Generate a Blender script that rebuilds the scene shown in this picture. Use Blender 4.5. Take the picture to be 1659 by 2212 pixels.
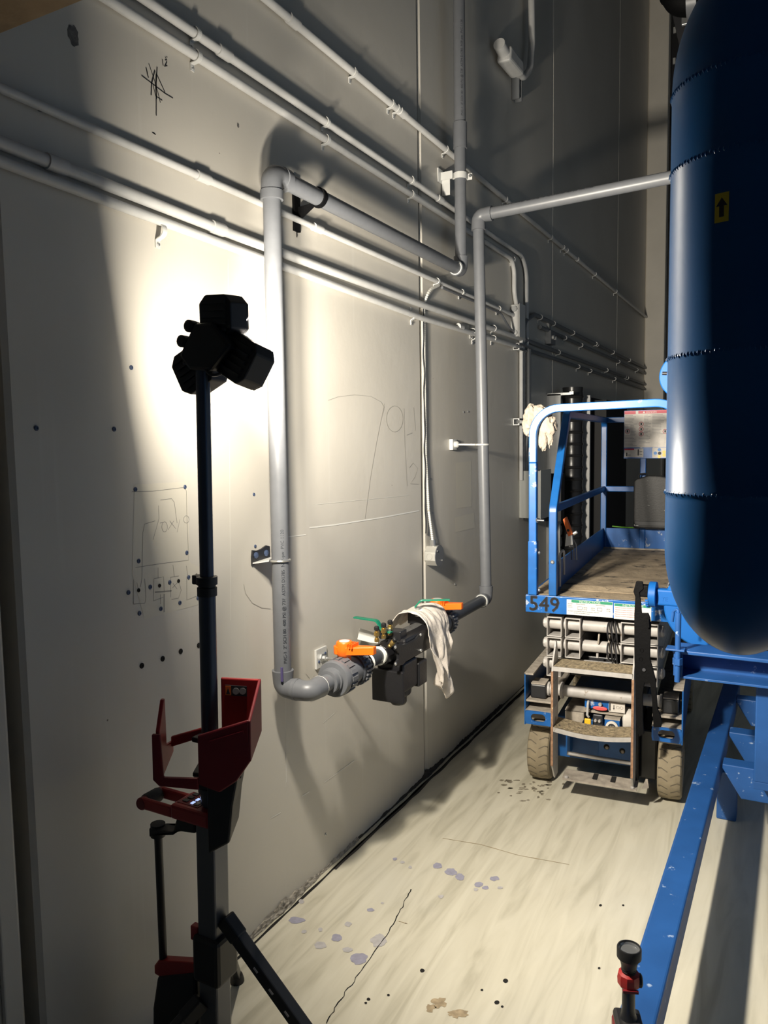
import bpy, math, random
from mathutils import Vector, Matrix, noise
random.seed(7)
for o in list(bpy.data.objects): bpy.data.objects.remove(o, do_unlink=True)
SC = bpy.context.scene
COL = SC.collection
V = Vector
PI = math.pi

# ------------------------------------------------------------------ camera
FPX, PW, PH = 1661.0, 1659.0, 2212.0
CAM = V((1.6666, 0.0, 1.76))
RX = V((0.8845029, 0.02719204, -0.46574158))     # world X, Y, Z in camera axes (right, down, forward)
RY = V((0.46628326, -0.0842968, 0.88061))
RZ = V((-0.01531495, -0.9960696, -0.08723996))
cam_d = bpy.data.cameras.new('camera')
cam_o = bpy.data.objects.new('camera', cam_d)
COL.objects.link(cam_o)
cam_d.sensor_fit = 'HORIZONTAL'
cam_d.sensor_width = 36.0
cam_d.lens = 36.0 * FPX / PW
cam_d.clip_start = 0.02
cam_o.matrix_world = Matrix(((RX[0], -RX[1], -RX[2], CAM[0]),
                             (RY[0], -RY[1], -RY[2], CAM[1]),
                             (RZ[0], -RZ[1], -RZ[2], CAM[2]),
                             (0, 0, 0, 1)))
SC.camera = cam_o

# ------------------------------------------------------------------ world, exposure
wd = bpy.data.worlds.new('hall_dusk')
SC.world = wd
wd.use_nodes = True
wbg = wd.node_tree.nodes['Background']
wbg.inputs[0].default_value = (0.45, 0.64, 1.0, 1)
wbg.inputs[1].default_value = 0.035
SC.view_settings.view_transform = 'Standard'
SC.view_settings.look = 'None'
SC.view_settings.gamma = 1.0
SC.view_settings.use_curve_mapping = False
SC.view_settings.exposure = 0.22
LAMP = 25.0             # emission strength of the tower's LED lenses
HEAD_W = 24.0           # watts of each LED head

# ------------------------------------------------------------------ pixel helpers (a pixel gives a direction only)
def ray(u, v):
    c = V((u - PW / 2, v - PH / 2, FPX))
    return V((RX.dot(c), RY.dot(c), RZ.dot(c)))
def atx(u, v, x=0.0):
    r = ray(u, v); return CAM + r * ((x - CAM.x) / r.x)
def aty(u, v, y):
    r = ray(u, v); return CAM + r * ((y - CAM.y) / r.y)
def atz(u, v, z=0.0):
    r = ray(u, v); return CAM + r * ((z - CAM.z) / r.z)

# ------------------------------------------------------------------ materials
MATS = {}
def mat(name, col, rough=0.5, metal=0.0, spec=0.5, var=0.0, scale=8.0, bump=0.0, bscale=40.0, wear=None, wear_amt=0.0, wscale=14.0, emit=None, coat=0.0):
    m = bpy.data.materials.new(name); m.use_nodes = True
    nt = m.node_tree; b = nt.nodes['Principled BSDF']
    b.inputs['Roughness'].default_value = rough
    b.inputs['Metallic'].default_value = metal
    b.inputs['Specular IOR Level'].default_value = spec
    if coat: b.inputs['Coat Weight'].default_value = coat
    b.inputs['Base Color'].default_value = (*col, 1)
    if emit:
        b.inputs['Emission Color'].default_value = (*emit[0], 1)
        b.inputs['Emission Strength'].default_value = emit[1]
    if var or wear or bump:
        tc = nt.nodes.new('ShaderNodeTexCoord')
    sock = None
    if var:
        n = nt.nodes.new('ShaderNodeTexNoise'); n.inputs['Scale'].default_value = scale; n.inputs['Detail'].default_value = 6
        nt.links.new(tc.outputs['Object'], n.inputs['Vector'])
        r = nt.nodes.new('ShaderNodeValToRGB')
        r.color_ramp.elements[0].position = 0.3; r.color_ramp.elements[1].position = 0.7
        r.color_ramp.elements[0].color = (*[c * (1 - var) for c in col], 1)
        r.color_ramp.elements[1].color = (*[min(1, c * (1 + var)) for c in col], 1)
        nt.links.new(n.outputs['Fac'], r.inputs['Fac']); sock = r.outputs['Color']
    if wear:
        n2 = nt.nodes.new('ShaderNodeTexNoise'); n2.inputs['Scale'].default_value = wscale; n2.inputs['Detail'].default_value = 9; n2.inputs['Roughness'].default_value = 0.65
        nt.links.new(tc.outputs['Object'], n2.inputs['Vector'])
        r2 = nt.nodes.new('ShaderNodeValToRGB')
        p = 0.5 + 0.28 * (1 - wear_amt) - 0.1
        r2.color_ramp.elements[0].position = p; r2.color_ramp.elements[1].position = p + 0.06
        mx = nt.nodes.new('ShaderNodeMix'); mx.data_type = 'RGBA'
        nt.links.new(n2.outputs['Fac'], r2.inputs['Fac'])
        nt.links.new(r2.outputs['Color'], mx.inputs['Factor'])
        if sock: nt.links.new(sock, mx.inputs['A'])
        else: mx.inputs['A'].default_value = (*col, 1)
        mx.inputs['B'].default_value = (*wear, 1)
        sock = mx.outputs['Result']
    if sock: nt.links.new(sock, b.inputs['Base Color'])
    if bump:
        n3 = nt.nodes.new('ShaderNodeTexNoise'); n3.inputs['Scale'].default_value = bscale; n3.inputs['Detail'].default_value = 5
        nt.links.new(tc.outputs['Object'], n3.inputs['Vector'])
        bp = nt.nodes.new('ShaderNodeBump'); bp.inputs['Strength'].default_value = bump; bp.inputs['Distance'].default_value = 0.01
        nt.links.new(n3.outputs['Fac'], bp.inputs['Height']); nt.links.new(bp.outputs['Normal'], b.inputs['Normal'])
    MATS[name] = m
    return m

def wall_material():
    m = bpy.data.materials.new('painted_concrete_wall'); m.use_nodes = True
    nt = m.node_tree; b = nt.nodes['Principled BSDF']; L = nt.links.new
    tc = nt.nodes.new('ShaderNodeTexCoord')
    n = nt.nodes.new('ShaderNodeTexNoise'); n.inputs['Scale'].default_value = 1.3; n.inputs['Detail'].default_value = 7
    L(tc.outputs['Object'], n.inputs['Vector'])
    r = nt.nodes.new('ShaderNodeValToRGB')
    r.color_ramp.elements[0].position = 0.3; r.color_ramp.elements[0].color = (0.555, 0.525, 0.465, 1)
    r.color_ramp.elements[1].position = 0.72; r.color_ramp.elements[1].color = (0.615, 0.585, 0.525, 1)
    L(n.outputs['Fac'], r.inputs['Fac'])
    # scuffs: vertical streaks and small flecks
    mp = nt.nodes.new('ShaderNodeMapping'); mp.inputs['Scale'].default_value = (6, 26, 0.9)
    L(tc.outputs['Object'], mp.inputs['Vector'])
    n2 = nt.nodes.new('ShaderNodeTexNoise'); n2.inputs['Scale'].default_value = 1.0; n2.inputs['Detail'].default_value = 4
    L(mp.outputs['Vector'], n2.inputs['Vector'])
    r2 = nt.nodes.new('ShaderNodeValToRGB')
    r2.color_ramp.elements[0].position = 0.62; r2.color_ramp.elements[0].color = (0, 0, 0, 1)
    r2.color_ramp.elements[1].position = 0.8; r2.color_ramp.elements[1].color = (0.28, 0.28, 0.28, 1)
    L(n2.outputs['Fac'], r2.inputs['Fac'])
    mx = nt.nodes.new('ShaderNodeMix'); mx.data_type = 'RGBA'
    L(r2.outputs['Color'], mx.inputs['Factor']); L(r.outputs['Color'], mx.inputs['A']); mx.inputs['B'].default_value = (0.70, 0.68, 0.63, 1)
    vo = nt.nodes.new('ShaderNodeTexVoronoi'); vo.inputs['Scale'].default_value = 5.5; vo.inputs['Randomness'].default_value = 1.0
    L(tc.outputs['Object'], vo.inputs['Vector'])
    r3 = nt.nodes.new('ShaderNodeValToRGB')
    r3.color_ramp.elements[0].position = 0.012; r3.color_ramp.elements[0].color = (1, 1, 1, 1)
    r3.color_ramp.elements[1].position = 0.02; r3.color_ramp.elements[1].color = (0, 0, 0, 1)
    L(vo.outputs['Distance'], r3.inputs['Fac'])
    mx2 = nt.nodes.new('ShaderNodeMix'); mx2.data_type = 'RGBA'
    L(r3.outputs['Color'], mx2.inputs['Factor']); L(mx.outputs['Result'], mx2.inputs['A']); mx2.inputs['B'].default_value = (0.16, 0.14, 0.12, 1)
    L(mx2.outputs['Result'], b.inputs['Base Color'])
    b.inputs['Roughness'].default_value = 0.42
    b.inputs['Specular IOR Level'].default_value = 0.35
    n4 = nt.nodes.new('ShaderNodeTexNoise'); n4.inputs['Scale'].default_value = 9; n4.inputs['Detail'].default_value = 8; n4.inputs['Roughness'].default_value = 0.6
    L(tc.outputs['Object'], n4.inputs['Vector'])
    bp = nt.nodes.new('ShaderNodeBump'); bp.inputs['Strength'].default_value = 0.10; bp.inputs['Distance'].default_value = 0.012
    L(n4.outputs['Fac'], bp.inputs['Height']); L(bp.outputs['Normal'], b.inputs['Normal'])
    return m

def floor_material():
    m = bpy.data.materials.new('painted_floor'); m.use_nodes = True
    nt = m.node_tree; b = nt.nodes['Principled BSDF']; L = nt.links.new
    tc = nt.nodes.new('ShaderNodeTexCoord')
    mp = nt.nodes.new('ShaderNodeMapping'); mp.inputs['Rotation'].default_value = (0, 0, 0.42); mp.inputs['Scale'].default_value = (9.0, 1.0, 1)
    L(tc.outputs['Object'], mp.inputs['Vector'])
    n = nt.nodes.new('ShaderNodeTexNoise'); n.inputs['Scale'].default_value = 1.5; n.inputs['Detail'].default_value = 8; n.inputs['Distortion'].default_value = 1.3
    L(mp.outputs['Vector'], n.inputs['Vector'])
    r = nt.nodes.new('ShaderNodeValToRGB')
    r.color_ramp.elements[0].position = 0.3; r.color_ramp.elements[0].color = (0.52, 0.485, 0.375, 1)
    r.color_ramp.elements[1].position = 0.66; r.color_ramp.elements[1].color = (0.73, 0.69, 0.56, 1)
    e = r.color_ramp.elements.new(0.48); e.color = (0.66, 0.62, 0.495, 1)
    L(n.outputs['Fac'], r.inputs['Fac'])
    n2 = nt.nodes.new('ShaderNodeTexNoise'); n2.inputs['Scale'].default_value = 1.1; n2.inputs['Detail'].default_value = 6
    L(tc.outputs['Object'], n2.inputs['Vector'])
    r2 = nt.nodes.new('ShaderNodeValToRGB')
    r2.color_ramp.elements[0].position = 0.5; r2.color_ramp.elements[0].color = (0, 0, 0, 1)
    r2.color_ramp.elements[1].position = 0.75; r2.color_ramp.elements[1].color = (0.5, 0.5, 0.5, 1)
    L(n2.outputs['Fac'], r2.inputs['Fac'])
    mx = nt.nodes.new('ShaderNodeMix'); mx.data_type = 'RGBA'
    L(r2.outputs['Color'], mx.inputs['Factor']); L(r.outputs['Color'], mx.inputs['A']); mx.inputs['B'].default_value = (0.66, 0.645, 0.57, 1)
    L(mx.outputs['Result'], b.inputs['Base Color'])
    rr = nt.nodes.new('ShaderNodeMapRange'); rr.inputs['To Min'].default_value = 0.28; rr.inputs['To Max'].default_value = 0.5
    L(n.outputs['Fac'], rr.inputs['Value']); L(rr.outputs['Result'], b.inputs['Roughness'])
    b.inputs['Specular IOR Level'].default_value = 0.4
    bp = nt.nodes.new('ShaderNodeBump'); bp.inputs['Strength'].default_value = 0.12; bp.inputs['Distance'].default_value = 0.01
    L(n.outputs['Fac'], bp.inputs['Height']); L(bp.outputs['Normal'], b.inputs['Normal'])
    return m

M_WALL = wall_material()
M_FLOOR = floor_material()
mat('joint_dark', (0.02, 0.019, 0.017), 0.9)
mat('chamfer', (0.62, 0.59, 0.53), 0.6)
mat('grout', (0.36, 0.33, 0.28), 0.9, var=0.45, scale=60, bump=0.6, bscale=90)
mat('pvc', (0.135, 0.142, 0.155), 0.40, spec=0.5, var=0.05, scale=30)
mat('pvc_dark', (0.055, 0.06, 0.07), 0.33)
mat('print_ink', (0.035, 0.04, 0.05), 0.6)
mat('primer', (0.09, 0.075, 0.19), 0.5)
mat('seal_white', (0.72, 0.72, 0.68), 0.5)
mat('conduit_paint', (0.54, 0.54, 0.53), 0.38, var=0.06, scale=20)
mat('conduit_grey', (0.16, 0.17, 0.18), 0.45)
mat('galvanised', (0.55, 0.56, 0.56), 0.35, metal=0.85)
mat('zinc_white', (0.68, 0.68, 0.66), 0.45, metal=0.2)
mat('steel_dark', (0.05, 0.05, 0.055), 0.45, metal=0.6)
mat('black_plastic', (0.012, 0.012, 0.013), 0.5)
mat('black_satin', (0.02, 0.021, 0.024), 0.35)
mat('mast_metal', (0.07, 0.08, 0.10), 0.30, metal=0.6)
mat('post_grey', (0.11, 0.115, 0.125), 0.4, metal=0.3)
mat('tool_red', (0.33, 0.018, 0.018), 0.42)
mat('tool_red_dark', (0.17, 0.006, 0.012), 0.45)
mat('rubber_grip', (0.03, 0.032, 0.035), 0.75, bump=0.4, bscale=350)
mat('led_lens', (0.9, 0.9, 0.85), 0.4, emit=((1.0, 0.915, 0.775), LAMP))
mat('display_lit', (0.3, 0.4, 0.9), 0.4, emit=((0.45, 0.6, 1.0), 0.9))
mat('display_dark', (0.03, 0.03, 0.04), 0.3)
mat('lift_blue', (0.007, 0.108, 0.38), 0.38, var=0.15, scale=14, wear=(0.42, 0.47, 0.55), wear_amt=0.28, wscale=16)
mat('lift_blue_plain', (0.007, 0.09, 0.30), 0.38, var=0.12, scale=20)
mat('rail_worn_highlit', (0.016, 0.13, 0.42), 0.34, wear=(0.42, 0.47, 0.55), wear_amt=0.5, wscale=9)  # pale wear flecks also paint the highlights on the top hoop
mat('lift_grey', (0.42, 0.40, 0.38), 0.5, var=0.12, scale=25, wear=(0.22, 0.17, 0.12), wear_amt=0.2, wscale=20)
mat('lift_dusty', (0.36, 0.32, 0.27), 0.8, var=0.25, scale=30)
mat('rust_edge', (0.30, 0.17, 0.10), 0.75, var=0.35, scale=60, wear=(0.6, 0.55, 0.35), wear_amt=0.25, wscale=30)
mat('step_tread', (0.30, 0.24, 0.15), 0.85, var=0.5, scale=60, bump=0.6, bscale=120, wear=(0.05, 0.045, 0.04), wear_amt=0.35, wscale=45)
mat('deck_ply', (0.33, 0.26, 0.175), 0.85, var=0.35, scale=9, bump=0.35, bscale=60, wear=(0.045, 0.04, 0.035), wear_amt=0.35, wscale=10)
mat('tyre', (0.27, 0.225, 0.15), 0.85, var=0.12, scale=20, bump=0.15, bscale=60)
mat('tyre_groove', (0.13, 0.11, 0.08), 0.9)
mat('label_white', (0.60, 0.59, 0.56), 0.5)
mat('label_dirty', (0.62, 0.58, 0.53), 0.6, var=0.12, scale=25)
mat('label_green', (0.02, 0.22, 0.12), 0.5)
mat('label_red', (0.50, 0.05, 0.08), 0.5)
mat('label_ink', (0.03, 0.03, 0.035), 0.6)
mat('label_grey', (0.33, 0.32, 0.31), 0.6)
mat('label_yellow', (0.72, 0.58, 0.12), 0.5)
mat('label_blue', (0.06, 0.22, 0.55), 0.5)
mat('tag_yellow', (0.95, 0.50, 0.02), 0.4)
mat('knob_red', (0.75, 0.10, 0.10), 0.4)
mat('valve_orange', (0.95, 0.16, 0.008), 0.38)
mat('handle_green', (0.01, 0.20, 0.115), 0.3)
mat('brass', (0.62, 0.42, 0.14), 0.3, metal=0.9)
mat('bfp_black', (0.014, 0.014, 0.016), 0.35, bump=0.1, bscale=120)
mat('bfp_iron', (0.10, 0.10, 0.098), 0.6, var=0.3, scale=60, bump=0.2, bscale=150)
mat('rag_cloth', (0.66, 0.60, 0.54), 0.95, var=0.12, scale=30, bump=0.25, bscale=200)
mat('rag_soiled', (0.42, 0.36, 0.29), 0.95, var=0.12, scale=30, bump=0.25, bscale=200)
mat('paper', (0.85, 0.85, 0.80), 0.7)
mat('tank_blue', (0.010, 0.10, 0.30), 0.33, spec=0.28, bump=0.03, bscale=14, var=0.08, scale=5)
mat('skid_blue', (0.018, 0.088, 0.29), 0.42, var=0.12, scale=8, wear=(0.30, 0.40, 0.58), wear_amt=0.16, wscale=22)
mat('valve_blue', (0.006, 0.105, 0.38), 0.5, spec=0.3)
mat('iron_black', (0.0025, 0.0025, 0.003), 0.65, spec=0.12, bump=0.15, bscale=80)
mat('sticker_yellow', (0.72, 0.55, 0.03), 0.5)
mat('hose_black', (0.015, 0.015, 0.016), 0.3)
mat('box_grey', (0.38, 0.39, 0.37), 0.5)
mat('plate_grey', (0.52, 0.52, 0.51), 0.5, var=0.15, scale=6, wear=(0.2, 0.2, 0.2), wear_amt=0.2, wscale=8)
mat('steel_bright', (0.62, 0.62, 0.60), 0.3, metal=0.9)
mat('case_black', (0.02, 0.02, 0.02), 0.55, wear=(0.45, 0.45, 0.43), wear_amt=0.05, wscale=60, bump=0.1, bscale=90)
mat('strap_green', (0.12, 0.40, 0.01), 0.5)
mat('clamp_orange', (0.75, 0.16, 0.03), 0.5)
mat('bounce_wall_bluegrey', (0.15, 0.21, 0.31), 0.7)
mat('column_paint', (0.80, 0.75, 0.66), 0.6, var=0.05, scale=3)
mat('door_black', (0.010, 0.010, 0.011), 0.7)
mat('plywood', (0.33, 0.23, 0.13), 0.8, var=0.3, scale=6, bump=0.2, bscale=30, wear=(0.10, 0.06, 0.03), wear_amt=0.2, wscale=5)
mat('pencil', (0.27, 0.26, 0.24), 0.8)
mat('pencil_faint', (0.36, 0.345, 0.31), 0.8)
mat('marker_black', (0.02, 0.02, 0.022), 0.6)
mat('patch_paint', (0.62, 0.585, 0.50), 0.5)
mat('scrape_white', (0.80, 0.79, 0.74), 0.7)
mat('anchor_blue', (0.055, 0.08, 0.15), 0.5)
mat('hole_dark', (0.012, 0.011, 0.010), 0.9)
mat('paint_spot_lilac', (0.37, 0.36, 0.45), 0.45, var=0.12, scale=50)
mat('paint_spot_faint', (0.52, 0.50, 0.50), 0.45, var=0.1, scale=50)
mat('stain_brown', (0.42, 0.33, 0.21), 0.6, var=0.3, scale=40)
mat('dirt', (0.26, 0.23, 0.17), 0.9, var=0.3, scale=60)
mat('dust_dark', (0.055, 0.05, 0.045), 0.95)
mat('scuff_dark', (0.12, 0.115, 0.11), 0.8, var=0.5, scale=60)
mat('armour_cable', (0.66, 0.65, 0.60), 0.4, metal=0.3)
mat('octagon_steel', (0.60, 0.59, 0.55), 0.4, metal=0.5)
mat('glass_lens', (0.25, 0.26, 0.27), 0.06, metal=0.6)
mat('key_light', (0.55, 0.55, 0.55), 0.4)

# ------------------------------------------------------------------ objects
MW = {}          # own matrices of the things
def props(o, label=None, cat=None, group=None, kind=None):
    if label: o['label'] = label
    if cat: o['category'] = cat
    if group: o['group'] = group
    if kind: o['kind'] = kind
    return o
def thing(name, label, cat, loc=(0, 0, 0), rot=(0, 0, 0), group=None):
    o = bpy.data.objects.new(name, None); COL.objects.link(o)
    o.empty_display_size = 0.05
    o.location = loc; o.rotation_euler = rot
    from mathutils import Euler
    MW[o] = Matrix.Translation(V(loc)) @ Euler(rot).to_matrix().to_4x4()
    return props(o, label, cat, group)
def root_of(o):
    while o.parent: o = o.parent
    return o

def frame_from(d):
    d = d.normalized()
    a = V((0, 0, 1)) if abs(d.z) < 0.9 else V((0, 1, 0))
    x = a.cross(d).normalized(); y = d.cross(x).normalized()
    return x, y, d

class MB:
    def __init__(s): s.v = []; s.f = []
    def add(s, vs, fs, M=None):
        b = len(s.v)
        s.v += [(M @ V(p)) if M else V(p) for p in vs]
        s.f += [tuple(b + i for i in f) for f in fs]
        return s
    def box(s, lo, hi, M=None):
        x0, y0, z0 = lo; x1, y1, z1 = hi
        vs = [(x0,y0,z0),(x1,y0,z0),(x1,y1,z0),(x0,y1,z0),(x0,y0,z1),(x1,y0,z1),(x1,y1,z1),(x0,y1,z1)]
        fs = [(0,3,2,1),(4,5,6,7),(0,1,5,4),(1,2,6,5),(2,3,7,6),(3,0,4,7)]
        return s.add(vs, fs, M)
    def cyl(s, p0, p1, r0, r1=None, n=20, cap=True):
        p0 = V(p0); p1 = V(p1); r1 = r0 if r1 is None else r1
        x, y, d = frame_from(p1 - p0)
        vs = []
        for p, r in ((p0, r0), (p1, r1)):
            for i in range(n):
                a = 2 * PI * i / n
                vs.append(p + x * (r * math.cos(a)) + y * (r * math.sin(a)))
        fs = [(i, (i + 1) % n, n + (i + 1) % n, n + i) for i in range(n)]
        if cap: fs += [tuple(range(n - 1, -1, -1)), tuple(range(n, 2 * n))]
        return s.add(vs, fs)
    def lathe(s, o, d, prof, n=32, cap=True):
        """prof: list of (r, t) along axis d from o"""
        o = V(o); x, y, d = frame_from(V(d)); vs = []
        for r, t in prof:
            for i in range(n):
                a = 2 * PI * i / n
                vs.append(o + d * t + x * (r * math.cos(a)) + y * (r * math.sin(a)))
        m = len(prof); fs = []
        for k in range(m - 1):
            for i in range(n):
                j = (i + 1) % n
                fs.append((k*n+i, k*n+j, (k+1)*n+j, (k+1)*n+i))
        if cap: fs += [tuple(range(n - 1, -1, -1)), tuple(range((m-1)*n, m*n))]
        return s.add(vs, fs)
    def tube(s, pts, r, n=14, cap=True, radii=None):
        pts = [V(p) for p in pts]
        m = len(pts); vs = []; fs = []
        t0 = (pts[1] - pts[0]).normalized(); x, y, _ = frame_from(t0)
        for k, p in enumerate(pts):
            t = (pts[min(k+1, m-1)] - pts[max(k-1, 0)]).normalized()
            x = (x - t * x.dot(t)).normalized(); y = t.cross(x)
            rr = radii[k] if radii else r
            for i in range(n):
                a = 2 * PI * i / n
                vs.append(p + x * (rr * math.cos(a)) + y * (rr * math.sin(a)))
        for k in range(m - 1):
            for i in range(n):
                j = (i + 1) % n
                fs.append((k*n+i, k*n+j, (k+1)*n+j, (k+1)*n+i))
        if cap: fs += [tuple(range(n - 1, -1, -1)), tuple(range((m-1)*n, m*n))]
        return s.add(vs, fs)
    def sweep(s, pts, prof, side, cap=True):
        """sweep a closed 2-D profile (a along side, b along normal) along pts; side = fixed vector"""
        pts = [V(p) for p in pts]; m = len(pts); n = len(prof); vs = []; fs = []
        sd = V(side).normalized()
        for k, p in enumerate(pts):
            t = (pts[min(k+1, m-1)] - pts[max(k-1, 0)]).normalized()
            nn = t.cross(sd)
            if nn.length < 1e-6: nn = V((0, 0, 1))
            nn.normalize(); s2 = nn.cross(t).normalized()
            sc = 1.0
            if 0 < k < m - 1:
                c = (pts[k+1]-pts[k]).normalized().dot((pts[k]-pts[k-1]).normalized())
                sc = 1 / max(0.5, math.sqrt((1 + c) / 2))
            for a, b in prof: vs.append(p + s2 * a + nn * (b * sc))
        for k in range(m - 1):
            for i in range(n):
                j = (i + 1) % n
                fs.append((k*n+i, k*n+j, (k+1)*n+j, (k+1)*n+i))
        if cap: fs += [tuple(range(n - 1, -1, -1)), tuple(range((m-1)*n, m*n))]
        return s.add(vs, fs)
    def prism(s, poly, d):
        """3-D polygon extruded by vector d"""
        poly = [V(p) for p in poly]; d = V(d); n = len(poly)
        vs = poly + [p + d for p in poly]
        fs = [tuple(range(n - 1, -1, -1)), tuple(range(n, 2 * n))] + [(i, (i+1) % n, n + (i+1) % n, n + i) for i in range(n)]
        return s.add(vs, fs)
    def ring(s, c, d, r, t, n=28, k=8):
        x, y, d = frame_from(V(d)); c = V(c); vs = []; fs = []
        for i in range(n):
            a = 2 * PI * i / n; e = x * math.cos(a) + y * math.sin(a)
            for j in range(k):
                b = 2 * PI * j / k
                vs.append(c + e * (r + t * math.cos(b)) + d * (t * math.sin(b)))
        for i in range(n):
            for j in range(k):
                fs.append((i*k+j, ((i+1) % n)*k+j, ((i+1) % n)*k+(j+1) % k, i*k+(j+1) % k))
        return s.add(vs, fs)
    def build(s, name, m, parent=None, smooth=False, bevel=0, seg=2, label=None, cat=None, group=None, kind=None, world=True, angle=40):
        vs = s.v
        me = bpy.data.meshes.new(name)
        o = bpy.data.objects.new(name, me); COL.objects.link(o)
        if parent is not None:
            o.parent = parent
            if world:
                R = root_of(parent)
                if R in MW:
                    inv = MW[R].inverted(); vs = [inv @ p for p in vs]
        else:
            lo = V((min(p.x for p in vs), min(p.y for p in vs), min(p.z for p in vs)))
            hi = V((max(p.x for p in vs), max(p.y for p in vs), max(p.z for p in vs)))
            c = V(((lo.x+hi.x)/2, (lo.y+hi.y)/2, lo.z))
            if kind != 'structure':
                vs = [p - c for p in vs]; o.location = c; MW[o] = Matrix.Translation(c)
        me.from_pydata([tuple(p) for p in vs], [], s.f); me.update()
        me.materials.append(MATS[m] if isinstance(m, str) else m)
        import bmesh
        bm = bmesh.new(); bm.from_mesh(me); bmesh.ops.recalc_face_normals(bm, faces=bm.faces); bm.to_mesh(me); bm.free()
        if smooth:
            for p in me.polygons: p.use_smooth = True
            me.set_sharp_from_angle(angle=math.radians(angle))
        if bevel:
            md = o.modifiers.new('bevel', 'BEVEL'); md.width = bevel; md.segments = seg; md.limit_method = 'ANGLE'; md.angle_limit = math.radians(40)
        return props(o, label, cat, group, kind)

def fillet(pts, r, n=8):
    pts = [V(p) for p in pts]; out = [pts[0]]
    for k in range(1, len(pts) - 1):
        a = (pts[k-1] - pts[k]); b = (pts[k+1] - pts[k])
        la, lb = a.length, b.length; a.normalize(); b.normalize()
        ang = a.angle(b)
        if ang > PI - .03: out.append(pts[k]); continue
        d = min(r / math.tan(ang / 2), la * 0.49, lb * 0.49); rr = d * math.tan(ang / 2)
        p0 = pts[k] + a * d; p1 = pts[k] + b * d
        c = pts[k] + (a + b).normalized() * (rr / math.sin(ang / 2))
        u0 = p0 - c; u1 = p1 - c; th = u0.angle(u1)
        for i in range(n + 1):
            t = i / n
            out.append(c + (u0 * math.sin((1 - t) * th) + u1 * math.sin(t * th)) / math.sin(th))
    out.append(pts[-1]); return out

def copy_tree(o, parent=None):
    c = o.copy(); COL.objects.link(c); c.parent = parent
    for ch in list(o.children): copy_tree(ch, c)
    return c

TEXTS = {}
def text_geo(body, size):
    k = (body, size)
    if k in TEXTS: return TEXTS[k]
    cu = bpy.data.curves.new('lettering', 'FONT'); cu.body = body; cu.size = size; cu.resolution_u = 2
    ob = bpy.data.objects.new('lettering', cu); COL.objects.link(ob)
    bpy.context.view_layer.update()
    dg = bpy.context.evaluated_depsgraph_get()
    me = bpy.data.meshes.new_from_object(ob.evaluated_get(dg))
    vs = [(v.co.x, v.co.y) for v in me.vertices]; fs = [tuple(p.vertices) for p in me.polygons]
    bpy.data.objects.remove(ob, do_unlink=True); bpy.data.meshes.remove(me)
    TEXTS[k] = (vs, fs); return vs, fs
def text_on(mb, body, size, o, ex, ey, off=(0, 0, 0), bold=0.0):
    vs, fs = text_geo(body, size); o = V(o); ex = V(ex); ey = V(ey); off = V(off)
    mb.add([o + ex * a + ey * b + off for a, b in vs], fs)
    if bold:
        for da, db in ((bold, 0), (-bold, 0), (0, bold), (0, -bold)):
            mb.add([o + ex * (a + da) + ey * (b + db) + off * 1.02 for a, b in vs], fs)
    return max(a for a, b in vs)

# ================================================================== SETTING
# floor
f = MB(); f.add([(-0.3, -3, 0), (7, -3, 0), (7, 14, 0), (-0.3, 14, 0), (-0.3, -3, -0.2), (7, -3, -0.2), (7, 14, -0.2), (-0.3, 14, -0.2)],
      [(0,1,2,3),(7,6,5,4),(0,4,5,1),(1,5,6,2),(2,6,7,3),(3,7,4,0)])
floor = f.build('floor', M_FLOOR, kind='structure')

# left wall: precast panels with chamfered joints
wl = MB(); wl.box((-0.30, -3, -0.05), (-0.16, 10.5, 9)); wall_left = wl.build('wall_left', 'joint_dark', kind='structure')
SEAMS = [-3.0, 1.205, 3.583, 5.99, 8.485, 10.24]
GAPS = [0, 0.021, 0.010, 0.008, 0.008, 0]
for i in range(5):
    y0 = SEAMS[i] + GAPS[i]; y1 = SEAMS[i+1] - GAPS[i+1]; c = 0.012
    prof = [(-0.16, y0), (-0.16, y1), (-c, y1), (0, y1 - c), (0, y0 + c), (-c, y0)]
    p = MB(); p.prism([(x, y, 0.006) for x, y in prof], (0, 0, 9))
    p.build('wall_panel', M_WALL, wall_left)
# projecting joint cover and recess at the left end of the wall
p = MB(); p.box((0.0, 1.115, 0.0), (0.014, 1.165, 2.71)); p.build('trim_1', M_WALL, kind='structure', bevel=0.004)
# crumbling mortar bead along the foot of the wall
def bead(y0, y1, name, amp, m):
    N = int((y1 - y0) / 0.012); K = 7; vs = []; fs = []
    for i in range(N + 1):
        y = y0 + (y1 - y0) * i / N
        big = 0.65 + 0.75 * noise.noise(V((y * 3.1, 0.3, 0))) + 0.4 * noise.noise(V((y * 11.0, 5.3, 0)))
        big = max(0.18, big) * amp
        for k in range(K):
            a = (PI / 2) * k / (K - 1)
            rr = big * (1 + 0.55 * noise.noise(V((y * 38, k * 1.7, 2.0))))
            vs.append((-0.002 + rr * 0.75 * math.sin(a), y + 0.004 * random.uniform(-1, 1), -0.002 + rr * 1.5 * math.cos(a)))
    for i in range(N):
        for k in range(K - 1): fs.append((i*K+k, (i+1)*K+k, (i+1)*K+k+1, i*K+k+1))
    return MB().add(vs, fs).build(name, m, kind='structure')
bead(-1.5, 2.85, 'baseboard_left', 0.021, 'grout')
bead(2.85, 5.6, 'baseboard_left', 0.017, 'dust_dark')

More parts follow.
